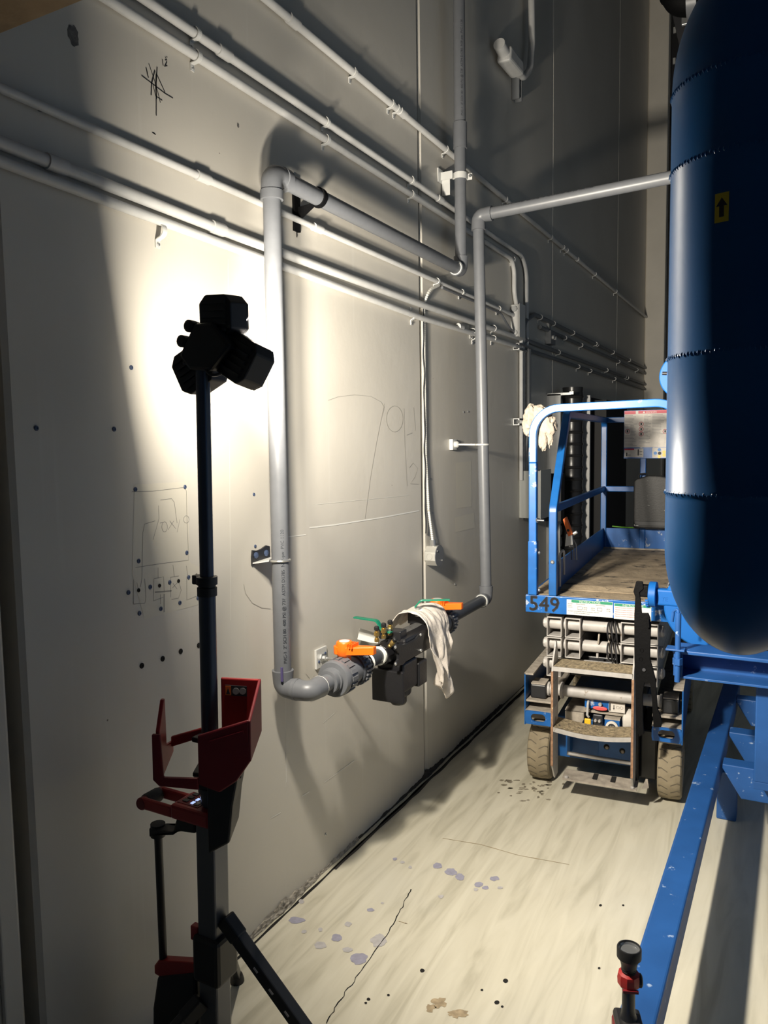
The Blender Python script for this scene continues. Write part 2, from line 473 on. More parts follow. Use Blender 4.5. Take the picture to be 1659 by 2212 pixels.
# end of the wall: pilaster, dark doorway with a perforated track
p = MB(); p.box((0.0, 10.24, 0), (0.235, 10.6, 9)); p.box((-0.30, 10.24, 0), (0.0, 10.6, 9)); p.build('wall_pilaster', 'column_paint', kind='structure', bevel=0.012)
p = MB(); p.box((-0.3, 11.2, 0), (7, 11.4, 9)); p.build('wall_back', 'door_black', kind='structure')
p = MB(); p.box((3.3, -3, 0), (3.45, 11.4, 9)); p.build('wall_right_bounce', 'bounce_wall_bluegrey', kind='structure')  # unseen wall set close and tinted to bounce cool light onto the left wall
p = MB(); p.box((-0.3, -3, 9), (7, 11.4, 9.2)); p.build('ceiling', 'column_paint', kind='structure')
t = thing('door_track', 'black steel door track with white tabs beside the pale pilaster', 'door track', (0.29, 10.45, 0))
MB().box((0.245, 10.40, 0), (0.33, 10.50, 7.5)).build('upright', 'steel_dark', t)
for k in range(16):
    z = 1.3 + k * 0.36
    MB().box((0.262, 10.385, z), (0.292, 10.402, z + 0.07)).build('tab', 'zinc_white', t)

# bare timber platform edge, top left corner of the view
t = thing('plywood_platform', 'bare plywood platform underside jutting out above the left end of the wall', 'platform', (0.6, 0.4, 2.72))
MB().box((0.004, -0.9, 2.72), (0.55, 1.245, 2.742)).build('plywood_sheet', 'plywood', t, bevel=0.002)
MB().box((0.555, -0.9, 2.72), (1.25, 1.24, 2.742)).build('plywood_sheet', 'plywood', t, bevel=0.002)

# ------------------------------------------------------------------ marks on the wall (flat pencil, marker, paint)
def ribbon(mb, pts, w, x=0.0012):
    P = [V(p) for p in pts]
    for i, p in enumerate(P): P[i] = V((x, p.y, p.z))
    vs = []
    for k in range(len(P)):
        t = (P[min(k+1, len(P)-1)] - P[max(k-1, 0)])
        if t.length < 1e-9: t = V((0, 1, 0))
        t.normalize(); n = V((0, -t.z, t.y)) * (w / 2)
        vs += [P[k] + n, P[k] - n]
    fs = [(2*i, 2*i+1, 2*i+3, 2*i+2) for i in range(len(P) - 1)]
    mb.add(vs, fs)
def wpx(l): return [atx(u, v) for u, v in l]
def arc_px(cx, cy, rx, ry, a0, a1, n=14): return [(cx + rx * math.cos(math.radians(a0 + (a1-a0)*i/n)), cy + ry * math.sin(math.radians(a0 + (a1-a0)*i/n))) for i in range(n+1)]
m1 = MB()
for l, w in [([(305,163),(356,202),(373,212)], .0035), ([(315,146),(320,168)], .004), ([(321,138),(332,170),(342,205),(346,222)], .003),
             ([(339,145),(337,178),(337,218),(337,250)], .0035), ([(326,206),(327,180),(334,152),(340,165),(356,200)], .004), ([(337,160),(336,190),(338,214)], .004), ([(330,184),(336,208),(350,217)], .003)]:
    ribbon(m1, wpx(l), w)
for l in [[(350,128),(352,142)], [(356,130),(360,128),(360,134),(355,144),(361,142)], [(357,123),(357,126)], [(360,122),(360,125)], [(328,286),(336,291)], [(331,286),(334,289)]]: ribbon(m1, wpx(l), .003)
m1.build('marker_scribble', 'marker_black', wall_left, label='black marker star scribble with a 12 inch note')
m2 = MB()
for l in [[(284,1062),(330,1061),(396,1053),(402,1060),(403,1110),(405,1160),(407,1210),(350,1217),(292,1226)], [(342,1092),(343,1120),(330,1166)], [(345,1130),(352,1128)], arc_px(355,1138,6,11,0,360), [(362,1145),(375,1125)], [(366,1125),(379,1142)], [(388,1122),(382,1150)], arc_px(402,1122,6,8,0,360),
          [(306,1250),(308,1150),(312,1132),(335,1125)], [(346,1080),(370,1077),(376,1085),(382,1130)], [(288,1252),(288,1306)], [(288,1305),(312,1303),(315,1290),(312,1250)], [(332,1250),(353,1246),(354,1280)], [(332,1250),(331,1298),(352,1290)], [(368,1247),(386,1244)], [(368,1247),(368,1290)], [(402,1222),(406,1250)], [(373,1220),(376,1246)], [(341,1226),(341,1248)], [(403,1245),(403,1296),(424,1288)],
          [(384,1250),(391,1275),(385,1292),(370,1295)], [(372,1270),(383,1258)], [(373,1260),(382,1272)], [(295,1258),(300,1282)], [(306,1250),(303,1268)], [(346,1284),(346,1305)]]:
    ribbon(m2, wpx(l), .0016)
for l, w in [([(334,1279),(352,1278),(370,1276)], .004), ([(354,1283),(354,1322)], .004)]: ribbon(m2, wpx(l), w)
m2.build('pencil_sketch', 'pencil', wall_left, label='pencil layout sketch with 10 x 10 written inside a box')
m3 = MB()
for l in [[(708,865),(730,857),(765,853),(800,856),(822,868),(830,880),(826,895)], [(830,872),(822,910),(812,960),(800,1030),(788,1120)], arc_px(852,905,18,28,0,360,20), [(872,882),(874,960),(879,1050)], [(893,880),(897,930)], [(884,1010),(892,1000),(902,1012),(896,1030),(886,1045),(904,1046)], [(878,940),(890,935)],
          [(526,1262),(530,1282),(545,1303),(565,1313),(584,1315)], [(660,1455),(668,1465)], [(670,1515),(689,1508)]]:
    ribbon(m3, wpx(l), .0022)
m3.build('pencil_sketch', 'pencil_faint', wall_left, label='large loose pencil digits beside the wall joint')
m4 = MB()
for l, w in [([(617,1500),(617,1700)], .001), ([(617,1625),(618,1690)], .0022), ([(680,1090),(760,1082),(880,1070)], .0012), ([(492,560),(495,960),(498,1340)], .0012), ([(583,1768),(606,1755)], .003), ([(652,1720),(668,1710)], .004), ([(700,1690),(765,1643)], .003), ([(697,1562),(722,1540)], .002), ([(668,1140),(720,1134),(830,1117)], .006), ([(830,1117),(905,1103)], .006), ([(600,1162),(660,1155)], .004), ([(1085,1040),(1088,1290)], .002)]: ribbon(m4, wpx(l), w)
m4.build('scratch_marks', 'scrape_white', wall_left)
# smudges
def blob_wall(name, u, v, ru, rv, m, seed, x=0.0009):
    c = atx(u, v); a = atx(u + ru, v); b = atx(u, v + rv)
    ry_, rz_ = abs(a.y - c.y), abs(c.z - b.z)
    vs = []
    for i in range(22):
        t = 2*PI*i/22; q = 1 + 0.35 * noise.noise(V((seed, 2*math.cos(t), 2*math.sin(t))))
        vs.append((x, c.y + ry_*q*math.cos(t), c.z + rz_*q*math.sin(t)))
    MB().add(vs, [tuple(range(22))]).build(name, m, wall_left)
blob_wall('smudge', 158, 78, 11, 22, 'scuff_dark', 1.0)
blob_wall('smudge', 84, 233, 8, 8, 'scuff_dark', 2.0)
blob_wall('smudge', 514, 271, 2.2, 5, 'scuff_dark', 3.0)
# repainted patches
def patch(name, pts, m='patch_paint', x=0.0007): MB().add([V((x, p.y, p.z)) for p in wpx(pts)], [tuple(range(len(pts)))]).build(name, m, wall_left)
patch('paint_patch', [(290,1047),(404,1040),(410,1215),(430,1225),(432,1305),(312,1338),(285,1240)])
patch('paint_patch', [(984,1000),(1018,996),(1019,1094),(986,1098)])
patch('paint_patch', [(982,1118),(1024,1108),(1026,1140),(984,1150)])

# screws and plugs left in the wall
def plug(u, v, m, name, label, group, r=0.0055):
    p = atx(u, v)
    MB().lathe((0.0, p.y, p.z), (1, 0, 0), [(r, -0.002), (r, 0.002), (r*0.75, 0.0035), (r*0.45, 0.0035), (r*0.4, 0.0015)], n=10).build(name, m, label=label, cat='wall plug' if 'plug' in name else 'screw', group=group)
for u, v, l in [(283,794,'blue plug in the wall left of the lamp heads'),(246,927,'blue plug below and left of the lamp heads'),(78,925,'blue plug far left in the dark part of the wall'),
                (292,1057,'blue plug at the top left corner of the pencilled box'),(399,1052,'blue plug at the top right corner of the pencilled box'),(403,1194,'blue plug at the lower right of the pencilled box'),(299,1212,'blue plug at the lower left of the pencilled box'),
                (277,1280,'blue plug, first in the row under the pencilled box'),(324,1268,'blue plug, second in the row under the pencilled box'),(366,1258,'blue plug, third in the row under the pencilled box'),(407,1247,'blue plug, fourth in the row under the pencilled box'),
                (301,1325,'blue plug, first in the lower row under the pencilled box'),(347,1315,'blue plug, second in the lower row under the pencilled box'),(388,1302,'blue plug, third in the lower row under the pencilled box'),(427,1292,'blue plug, last in the lower row beside the lamp mast collar')]:
    plug(u, v, 'anchor_blue', 'wall_plug', l, 'blue plugs by the mast', 0.007)
for k, (u, v) in enumerate([(299,1275),(344,1265),(385,1255),(424,1243)]):
    plug(u, v, 'hole_dark', 'wall_plug', 'dark hole inside the small pencilled rectangles, %s from the left' % ['first', 'second', 'third', 'fourth'][k], 'holes in the pencilled rectangles', 0.006)
for k, (u, v) in enumerate([(306,1438),(351,1423),(390,1407),(429,1394)]):
    plug(u, v, 'hole_dark', 'wall_plug', 'larger dark hole in the rising row left of the lamp mast, %s from the left' % ['first', 'second', 'third', 'fourth'][k], 'row of larger holes', 0.0085)
for u, v, l in [(548,1068,'blue plug left of the near tall grey pipe, well above its bracket'),(551,1180,'blue plug just above the dark bracket of the near tall grey pipe')]:
    plug(u, v, 'anchor_blue', 'wall_plug', l, 'plugs by the near pipe', 0.006)
for u, v, l in [(931,1035,'bright screw head right of the wall joint, the upper one'),(934,1108,'bright screw head right of the wall joint, above the octagonal box'),(703,1802,'bright screw head low on the wall near the floor'),(983,1262,'bright screw head on the wall above the far orange valve'),(1001,890,'left of two bright screws above the far rod hanger'),(1011,889,'right of two bright screws above the far rod hanger')]:
    plug(u, v, 'galvanised', 'wall_screw', l, 'stray wall screws', 0.006)

# ------------------------------------------------------------------ marks on the floor
def blob_floor(name, u, v, ru, rv, m, seed, z=0.0012, rough=0.3, n=26):
    c = atz(u, v); a = atz(u + ru, v); b = atz(u, v - rv)
    vs = []
    for i in range(n):
        t = 2*PI*i/n; q = 1 + rough * noise.noise(V((seed*3.7, 1.6*math.cos(t), 1.6*math.sin(t)))) + 0.5*rough*noise.noise(V((seed, 5*math.cos(t), 5*math.sin(t))))
        p = c + (a - c) * (q*math.cos(t)) + (b - c) * (q*math.sin(t)); vs.append((p.x, p.y, z))
    MB().add(vs, [tuple(range(n))]).build(name, m, floor)
for i, (u, v, ru, rv, k) in enumerate([(640,1988,17,7,1),(775,2071,19,12,1),(728,2026,12,9,1),(692,2042,13,8,0),(818,2032,17,14,0),(750,2052,10,6,0),(752,1997,7,5,0),(692,2009,5,4,0),(657,2013,6,4,0),(800,1966,8,4,1),(945,1871,10,6,1),(974,1884,12,8,1),(993,1895,10,8,1),(1034,1911,9,5,1),(1049,1918,7,4,1),(1068,1898,10,5,1),(1080,1918,6,3,0),(1028,1922,5,3,0),(953,1937,6,4,0),(853,1856,5,3,1),(869,1863,5,3,0),(886,1874,4,3,0),(651,1948,6,5,0),(826,1951,4,2,0)]):
    blob_floor('paint_spot', u, v, ru, rv, 'paint_spot_lilac' if k else 'paint_spot_faint', i * 1.3)
for i, (u, v, r) in enumerate([(912,2097,5),(1092,2119,5.5),(1073,2166,5.5),(796,2159,4),(790,2167,3),(1041,2139,3),(839,2150,3),(1085,2175,3),(1297,1956,3),(1346,1956,2.5),(1294,2092,3)]):
    blob_floor('bolt_hole', u, v, r, r * 0.8, 'hole_dark', i * 2.1, rough=0.15, n=14)
for i, (u, v, ru, rv) in enumerate([(950,2165,16,12),(985,2190,22,9),(930,2178,10,8)]):
    blob_floor('brown_stain', u, v, ru, rv, 'stain_brown', 20 + i, z=0.0009, rough=0.7)
for i in range(46):
    u = random.gauss(1150, 32); v = random.gauss(1700, 12)
    if v < 1688 and u > 1138: continue
    blob_floor('dirt_crumb', u, v, random.uniform(2, 7), random.uniform(1, 2.5), 'dirt', 40 + i, z=0.0010, rough=0.6, n=10)
def crack(pts, w, m='hole_dark'):
    P = []
    for k in range(len(pts) - 1):
        a, b = atz(*pts[k]), atz(*pts[k+1])
        for i in range(8): P.append(a.lerp(b, i/8) + V((random.uniform(-1, 1)*.004, 0, 0)))
    P.append(atz(*pts[-1])); vs = []
    for k, p in enumerate(P):
        t = (P[min(k+1, len(P)-1)] - P[max(k-1, 0)]).normalized(); n = V((-t.y, t.x, 0)) * (w/2) * random.uniform(.5, 1.3)
        vs += [V((p.x, p.y, .0013)) + n, V((p.x, p.y, .0013)) - n]
    MB().add(vs, [(2*i, 2*i+1, 2*i+3, 2*i+2) for i in range(len(P)-1)]).build('floor_crack', m, floor)
crack([(706,2212),(735,2160),(780,2098),(830,2030),(866,1965),(888,1921)], .0035)
crack([(955,1811),(1040,1825),(1120,1848),(1230,1868)], .003, 'stain_brown')
crack([(860,1990),(880,1996)], .004, 'stain_brown')
def joint(y0, y1, x, w, m):
    N = int((y1 - y0)/.02); vs = []
    for i in range(N + 1):
        y = y0 + (y1-y0)*i/N; c = x + .006*noise.noise(V((y*5, 1.1, 0))); hw = w*(.5 + .45*noise.noise(V((y*9, 7.7, 0))))
        vs += [(c - hw, y, .0010), (c + hw, y, .0010)]
    MB().add(vs, [(2*i, 2*i+1, 2*i+3, 2*i+2) for i in range(N)]).build('floor_joint', m, floor)
joint(.8, 5.5, .026, .009, 'hole_dark'); joint(2.6, 5.4, .034, .016, 'dust_dark')

# ================================================================== CONDUITS ON THE WALL
def mean_line(u0, v0, u1, v1, x):
    a, b = atx(u0, v0, x), atx(u1, v1, x); z = (a.z + b.z) / 2
    return a.y, b.y, z
ORD = ['first', 'second', 'third', 'fourth', 'fifth', 'sixth', 'seventh', 'eighth', 'ninth', 'tenth', 'eleventh']
# one shared one-hole strap, axis along Y at the wall face
def strap_proto(r, label, group):
    t = thing('conduit_strap', label, 'strap', (0, 0, 0), (0, 0, 0), group)
    b = MB(); pts = []
    for i in range(11):
        a = math.radians(-88 + 176 * i / 10); pts.append((.021 + (r + .0028) * math.cos(a), 0, (r + .0028) * math.sin(a)))
    pts = [(0.003, 0, (r + .004))] + pts[::-1] + [(0.003, 0, -(r + .004)), (0.003, 0, -(r + .026))]
    b.sweep(pts, [(-.008, -.0015), (.008, -.0015), (.008, .0015), (-.008, .0015)], (0, 1, 0))
    b.build('band', 'zinc_white', t)
    MB().lathe((0.003, 0, -(r + .017)), (1, 0, 0), [(.006, 0), (.006, .003), (.004, .005)], n=8).build('screw', 'galvanised', t)
    return t
def straps(r, spots, label, group):
    pr = strap_proto(r, label, group)
    spots = sorted(spots)
    for i, (y, z) in enumerate(spots):
        o = pr if i == 0 else copy_tree(pr)
        if len(spots) > 1: o['label'] = label + ', ' + ORD[i] + ' from the left'
        o.location = (0.0, y, z); MW[o] = Matrix.Translation(V((0.0, y, z)))
def conduit(name, r, pts, m, label, couplings=(), bend=0.12):
    t = thing(name, label, 'conduit', pts[0])
    MB().tube(fillet(pts, bend, 8), r, n=14).build('tube', m, t, smooth=True)
    for c in couplings:
        c = V(c)
        MB().lathe(c + V((0, -.03, 0)), (0, 1, 0), [(r, 0), (r + .004, .001), (r + .004, .059), (r, .06)], n=16).build('coupling', m, t, smooth=True, angle=30)
    return t
X1 = 0.022
y0, y1, z1 = mean_line(585, 0, 1388, 680, X1)
conduit('wall_conduit', .0155, [(X1, .9, z1), (X1, 10.2, z1)], 'conduit_paint', 'single white painted conduit, the highest one crossing the wall', [(X1, 2.46, z1), (X1, atx(868, 229, X1).y, z1), (X1, 6.7, z1)])
straps(.0155, [(atx(u, v, X1).y, z1) for u, v in [(763,140),(845,208),(857,219),(963,320),(1092,428),(1190,513),(1216,537),(1224,545),(1285,593),(1330,630)]], 'white strap holding the highest conduit on the wall', 'straps on the highest conduit')
X2 = 0.020; za, zb = atx(705, 265, X2).z, atx(705, 302, X2).z
yA = atx(1113, 562, X2).y
e1 = atx(1120, 590, .03); e2 = atx(1141, 700, .03)
conduit('wall_conduit', .0145, [(X2, .9, za), (X2, yA + .25, za), (X2, yA + .25, 2.2), (0.05, yA + .25, 1.6)], 'conduit_paint', 'upper of two close white conduits above the near grey pipe elbow', [(X2, 2.06, za), (X2, 3.78, za)], .16)
conduit('wall_conduit', .0145, [(X2, .9, zb), (X2, yA - .02, zb), (X2, yA - .02, 2.75), (X2, yA + .13, 2.5), (X2, yA + .13, 1.5)], 'conduit_paint', 'lower of two close white conduits above the near grey pipe elbow', [], .12)
sp = [(atx(u, v, X2).y) for u, v in [(422,72),(703,265),(888,397),(1108,562)]]
straps(.0145, [(y, za) for y in sp[:3]], 'white strap on the upper of the two close conduits', 'straps on the upper twin conduit')
straps(.0145, [(y, zb) for y in sp], 'white strap on the lower of the two close conduits', 'straps on the lower twin conduit')
X3 = 0.018; z3a = atx(20, 190, X3).z; z3 = (atx(420, 365, X3).z + atx(20, 190, X3).z) / 2
q3 = [atx(20, 190, X3), atx(420, 365, X3), atx(800, 585, X3), atx(1100, 680, X3)]
z3 = 2.60
conduit('wall_conduit', .0118, [(X3, .9, z3), (X3, 4.99, z3)], 'conduit_paint', 'thin white conduit ending at the small junction box', [(X3, 1.94, z3), (X3, 2.6, z3)])
straps(.0118, [(y, z3) for y in (3.74, 4.08, 4.36, 4.70)], 'thin strap on the conduit that ends at the small junction box', 'straps on the thin conduit')
t = thing('junction_box', 'small white junction box at the end of the thin conduit', 'junction box', (0.03, 5.04, 2.50))
MB().box((0.0, 4.99, 2.46), (0.06, 5.10, 2.67)).build('body', 'conduit_paint', t, bevel=.003)
MB().box((0.06, 4.985, 2.455), (0.064, 5.105, 2.675)).build('cover', 'zinc_white', t, bevel=.001)
for dz in (2.485, 2.64): MB().cyl((0.03, 4.97, dz), (0.03, 4.995, dz), .018, n=12).build('connector', 'galvanised', t, smooth=True)
t = conduit('flexible_whip', .007, [(0.03, 4.98, 2.485), (0.03, 4.88, 2.50), (0.025, 4.72, 2.575), (0.022, 4.3, 2.578), (.022, 3.80, 2.578)], 'pvc', 'thin grey cable tied under the conduit near the small junction box', [], .08)
X4 = .02; z4 = 2.465; z5 = 2.405
conduit('wall_conduit', .0165, [(X4, .7, 2.484), (X4, 2.1, 2.457), (X4, 3.55, 2.452), (X4, 5.2, z4)], 'conduit_paint', 'upper white conduit of the low pair crossing behind the near grey pipe', [(X4, 1.385, 2.471), (X4, 2.0, 2.459)])
conduit('wall_conduit', .014, [(X4, .7, 2.441), (X4, 2.1, 2.414), (X4, 3.55, 2.386), (X4, 5.2, z5)], 'conduit_paint', 'lower white conduit of the low pair crossing behind the near grey pipe', [(X4, 4.05, z5)])
straps(.0165, [(4.60, z4)], 'white strap on the upper conduit of the low pair beside the far pipe', 'strap on the upper low conduit')
straps(.014, [(4.60, z5), (4.25, z5), (4.28, z5)], 'strap on the lower low conduit near the far pipe', 'straps on the lower low conduit')
# empty straps left on the wall
for (u, v, lab) in [(338, 500, 'empty white pipe strap left on the wall above the lamp heads'), (887, 683, 'empty white strap left of the wall joint below the low conduits'), (1019, 728, 'empty white strap just below the low conduits beside the far pipe')]:
    p = atx(u, v); t = thing('pipe_strap', lab, 'strap', (0, p.y, p.z))
    r = .022 if u < 400 else .017; s_ = 1.0
    pts = [(.003, p.y, p.z + r + .026), (.003, p.y, p.z + r + .004)] + [(.006 + r*1.25*math.cos(math.radians(80 - 160*i/12)), p.y, p.z + r*math.sin(math.radians(80 - 160*i/12))) for i in range(13)] + [(.003, p.y, p.z - r - .004), (.003, p.y, p.z - r - .026)]
    MB().sweep(pts, [(-.009, -.0015), (.009, -.0015), (.009, .0015), (-.009, .0015)], (0, 1, 0)).build('band', 'zinc_white', t)
    for sgn in (1, -1): MB().lathe((.004, p.y, p.z + sgn*(r + .016)), (1, 0, 0), [(.006, 0), (.006, .003), (.004, .005)], n=8).build('screw', 'galvanised', t)
# conduits beyond the drop: two pairs running on to the pilaster
yD = 5.20
conduit('wall_conduit', .0155, [(X4, yD, 1.55), (X4, yD, 2.58), (X4, 5.45, 2.67), (X4, 10.2, 2.67)], 'conduit_grey', 'grey conduit rising from the electrical box and running back, upper of the far pair', [(X4, 7.5, 2.67)], .12)
conduit('wall_conduit', .0135, [(X4, 5.6, 2.60), (X4, 10.2, 2.60)], 'conduit_grey', 'second grey conduit just under the upper far one', [])
conduit('wall_conduit', .0155, [(X4, 5.2, z4 + .0), (X4, 10.2, z4)], 'conduit_grey', 'grey conduit of the lower far pair, upper one', [(X4, 8.9, z4)])
conduit('wall_conduit', .0135, [(X4, 5.2, z5), (X4, 10.2, z5)], 'conduit_grey', 'grey conduit of the lower far pair, bottom one', [])
straps(.0155, [(y, 2.67) for y in (5.6, 5.95, 6.55, 7.4, 8.2, 9.1)], 'strap on the upper conduit of the far upper pair', 'straps far upper pair top')
straps(.0135, [(y, 2.60) for y in (6.3, 6.85, 8.5, 9.6)], 'strap on the lower conduit of the far upper pair', 'straps far upper pair bottom')
straps(.0155, [(y, z4) for y in (6.1, 7.9, 9.0)], 'strap on the upper conduit of the far lower pair', 'straps far lower pair top')
straps(.0135, [(y, z5) for y in (6.75, 7.2, 8.3)], 'strap on the lower conduit of the far lower pair', 'straps far lower pair bottom')
conduit('wall_conduit', .016, [(.02, yD + .03, 1.55), (.02, yD + .03, 1.68), (.05, yD + .03, 1.85), (.05, yD + .03, 2.40)], 'conduit_grey', 'grey conduit rising out of the electrical box beside the blue lift', [], .08)
# strut channels carrying the vertical conduits
for zz, lab in ((2.40, 'upper steel strut channel behind the vertical conduits'), (1.90, 'lower steel strut channel behind the vertical conduits near the rag')):
    t = thing('strut_channel', lab, 'strut', (0.02, 5.0, zz))
    o = [(0, 0), (.045, 0), (.045, .012), (.036, .012), (.036, .006), (.006, .006), (.006, .040), (.036, .040), (.036, .034), (.045, .034), (.045, .046), (0, .046)]
    MB().prism([(.002 + a, 5.03, zz + b - .023) for a, b in o], (0, .30, 0)).build('channel', 'galvanised', t)
# small wall box further back
t = thing('junction_box', 'small grey switch box on the wall behind the vertical conduits', 'junction box', (0.03, 5.95, 2.45))
MB().box((0, 5.80, 2.50), (.045, 5.93, 2.60)).build('body', 'conduit_grey', t, bevel=.003)
for dy in (5.835, 5.895): MB().cyl((.045, dy, 2.55), (.06, dy, 2.55), .014, n=12).build('knockout', 'zinc_white', t)
MB().box((0, 5.84, 2.60), (.02, 5.88, 2.68)).build('nipple', 'galvanised', t)

# conduit body high on the wall, with its drop
t = thing('conduit_fitting', 'grey angled conduit body and drop high on the wall right of the riser', 'conduit fitting', atx(1110, 200, .03))
pts = [atx(u, v, .06) for u, v in [(1146,-160),(1149,95),(1145,150),(1130,168),(1113,148)]]
MB().tube(fillet(pts, .12), .022, n=14).build('conduit', 'conduit_paint', t, smooth=True)
a, b = atx(1122, 158, .06), atx(1090, 118, .06); d = (b - a).normalized()
MB().lathe(a, d, [(.030, 0), (.034, .02), (.034, .05)], n=16).build('hub', 'conduit_paint', t, smooth=True)
nn = V((0, d.z, -d.y)).normalized()
MB().prism([a + d*.04 + nn*.045 + V((.045,0,0)), b + nn*.05 + V((.045,0,0)), b + d*.03 - nn*.05 + V((.045,0,0)), a + d*.04 - nn*.045 + V((.045,0,0))], (-.09, 0, 0)).build('body', 'conduit_paint', t, bevel=.02, seg=3)
MB().cyl(b + d*.0 + nn*.0, b + V((0, -.10, .02)), .036, n=16).build('end_cap', 'conduit_paint', t, smooth=True)
p = atx(1108, 185, .0)
MB().prism([p + V((.002 + x_, dy, -.10)) for x_, dy in [(0,-.03),(.05,-.03),(.05,-.02),(.006,-.02),(.006,.02),(.05,.02),(.05,.03),(0,.03)]], (0, 0, .24)).build('strut', 'conduit_grey', t)
t = None

# octagon box with armoured cable along the joint
t = thing('octagon_box', 'octagonal steel box with round cover at the end of the armoured cable', 'junction box', (0.03, 3.66, 1.13))
c = atx(925, 1199, .0); oc = [(c.y + .055*math.cos(math.radians(22.5+45*i)), c.z + .055*math.sin(math.radians(22.5+45*i))) for i in range(8)]
MB().prism([(0.0, y, z) for y, z in oc], (.062, 0, 0)).build('body', 'octagon_steel', t, bevel=.002)
MB().cyl((.062, c.y, c.z), (.0655, c.y, c.z), .056, n=32).build('cover', 'pvc', t, bevel=.001)
for dy, dz in ((.03, -.028), (-.03, .028)): MB().cyl((.0655, c.y+dy, c.z+dz), (.069, c.y+dy, c.z+dz), .005, n=8).build('screw', 'steel_bright', t)
MB().ring((.03, c.y-.052, c.z), (0, 1, 0), .016, .0012, n=20, k=6).build('knockout', 'octagon_steel', t)
MB().cyl((.03, c.y-.005, c.z+.05), (.03, c.y-.01, c.z+.085), .016, n=14).build('connector', 'galvanised', t)
pts = fillet([(.03, c.y-.01, c.z+.08), (.018, 3.61, 1.42), (.010, 3.598, 1.7), (.010, 3.594, 2.2), (.010, 3.594, 2.46), (.03, 3.62, 2.535), (.03, 3.74, 2.578)], .07, 10)
P = []
for k in range(len(pts) - 1):
    L_ = (pts[k+1]-pts[k]).length; nseg = max(1, int(L_ / .005))
    for i in range(nseg): P.append(pts[k].lerp(pts[k+1], i/nseg))
P.append(pts[-1])
MB().tube(P, .007, n=8, radii=[.0080 if i % 2 else .0062 for i in range(len(P))]).build('armoured_cable', 'armour_cable', smooth=False, label='ribbed metal cable hanging along the wall joint down to the octagonal box', cat='cable')
pb = []
for k in range(60): pb.append((.012 + .002*math.sin(k*.5), 3.585 + .0035*math.sin(k*.8), 1.30 + 1.17*k/59))
MB().tube(pb, .004, n=6).build('black_cable', 'black_satin', smooth=True, label='thin black wire running in the wall joint beside the ribbed cable', cat='cable')

# electrical boxes beside the lift
t = thing('electrical_box', 'tall grey electrical box on the wall left of the blue lift', 'electrical box', (0.08, 5.3, 1.2))
MB().box((0.0, 5.17, 1.235), (.15, 5.42, 1.565)).build('body', 'box_grey', t, bevel=.004)
for dz in (1.225, 1.567): MB().box((.01, 5.175, dz), (.03, 5.20, dz + .012)).build('lug', 'steel_dark', t)
MB().box((.15, 5.165, 1.23), (.155, 5.425, 1.57)).build('cover', 'box_grey', t, bevel=.002)

# ================================================================== PVC PIPEWORK
PR = 0.0302
def elbow(parent, c, d1, d2, L=.062, R=.05, m='pvc', r=PR):
    c = V(c); d1 = V(d1).normalized(); d2 = V(d2).normalized()
    mid = fillet([c + d1*L, c, c + d2*L], R, 10)
    core = mid[1:-1]
    pts = [c + d1*(L+.012), c + d1*(L+.0115), c + d1*(L-.018), c + d1*(L-.0185)] if L > R + .02 else [c + d1*(L+.012), c + d1*(L+.0115)]
    rad = [r, r + .0085, r + .0085, r + .0055] if len(pts) == 4 else [r, r + .0085]
    p2 = [c + d2*(L+.012), c + d2*(L+.0115), c + d2*(L-.018), c + d2*(L-.0185)] if L > R + .02 else [c + d2*(L+.012), c + d2*(L+.0115)]
    P = pts + core + p2[::-1]; Rr = rad + [r + .0055]*len(core) + rad[::-1]
    return MB().tube(P, r, n=28, radii=Rr).build('elbow', m, parent, smooth=True, angle=35)
def pipe(parent, a, b, m='pvc', r=PR): return MB().cyl(a, b, r, n=28).build('pipe', m, parent, smooth=True)
def coupling(parent, c, d, L=.12, m='pvc', r=PR):
    return MB().lathe(V(c) - V(d)*L/2, d, [(r, 0), (r+.006, .0005), (r+.006, L-.0005), (r, L)], n=28).build('coupling', m, parent, smooth=True, angle=30)
def wrap_text(mb, body, size, o, axis, n, r):
    vs, fs = text_geo(body, size); axis = V(axis).normalized(); n = V(n); n = (n - axis*n.dot(axis)).normalized(); s = n.cross(axis)
    out = []
    for a, b in vs:
        th = (b - size*.35) / r; out.append(V(o) + axis*a + (n*math.cos(th) + s*math.sin(th)) * (r + .0006))
    mb.add(out, fs)
def seal(parent, c, d, r=PR + .002): return MB().ring(c, d, r, .0028, n=28, k=6).build('sealant_bead', 'seal_white', parent, smooth=True)
PRT = 'PVC-1  2" SCH 80  400 PSI @ 73F  ASTM D1785  NSF-pw  PVC 1120   '

# near run: riser, top horizontal, near vertical, bottom elbows
B1 = V((.092, 2.19, .905)); T1 = V((.100, 2.19, 2.672)); Q1 = V((.095, 3.885, 2.672)); B2 = V((.205, 2.19, .905))
run = thing('pipe_run', 'near grey plastic pipe run: tall vertical, overhead horizontal and riser on the wall', 'pipe', (.095, 2.19, .86))
pipe(run, B1 + V((0,0,.05)), T1 - V((0,0,.05)))
pipe(run, T1 + V((0,.05,0)), Q1 - V((0,.05,0)))
pipe(run, Q1 + V((0,0,.05)), Q1 + V((-.003,.0,2.6)))
elbow(run, T1, (0,0,-1), (0,1,0), L=.075); elbow(run, Q1, (0,-1,0), (0,0,1), L=.06)
coupling(run, (.095, 3.885, 3.36), (0,0,1), .13)
elbow(run, B1, (0,0,1), (1,0,0), L=.052, R=.042); elbow(run, B2, (-1,0,0), (0,1,0), L=.052, R=.042)
MB().box((B1.x+.018, B1.y-.0392, .94), (B1.x+.026, B1.y-.034, .99)).build('primer_drip', 'primer', run)
pipe(run, B2 + V((0,.05,0)), (.205, 2.306, .905))
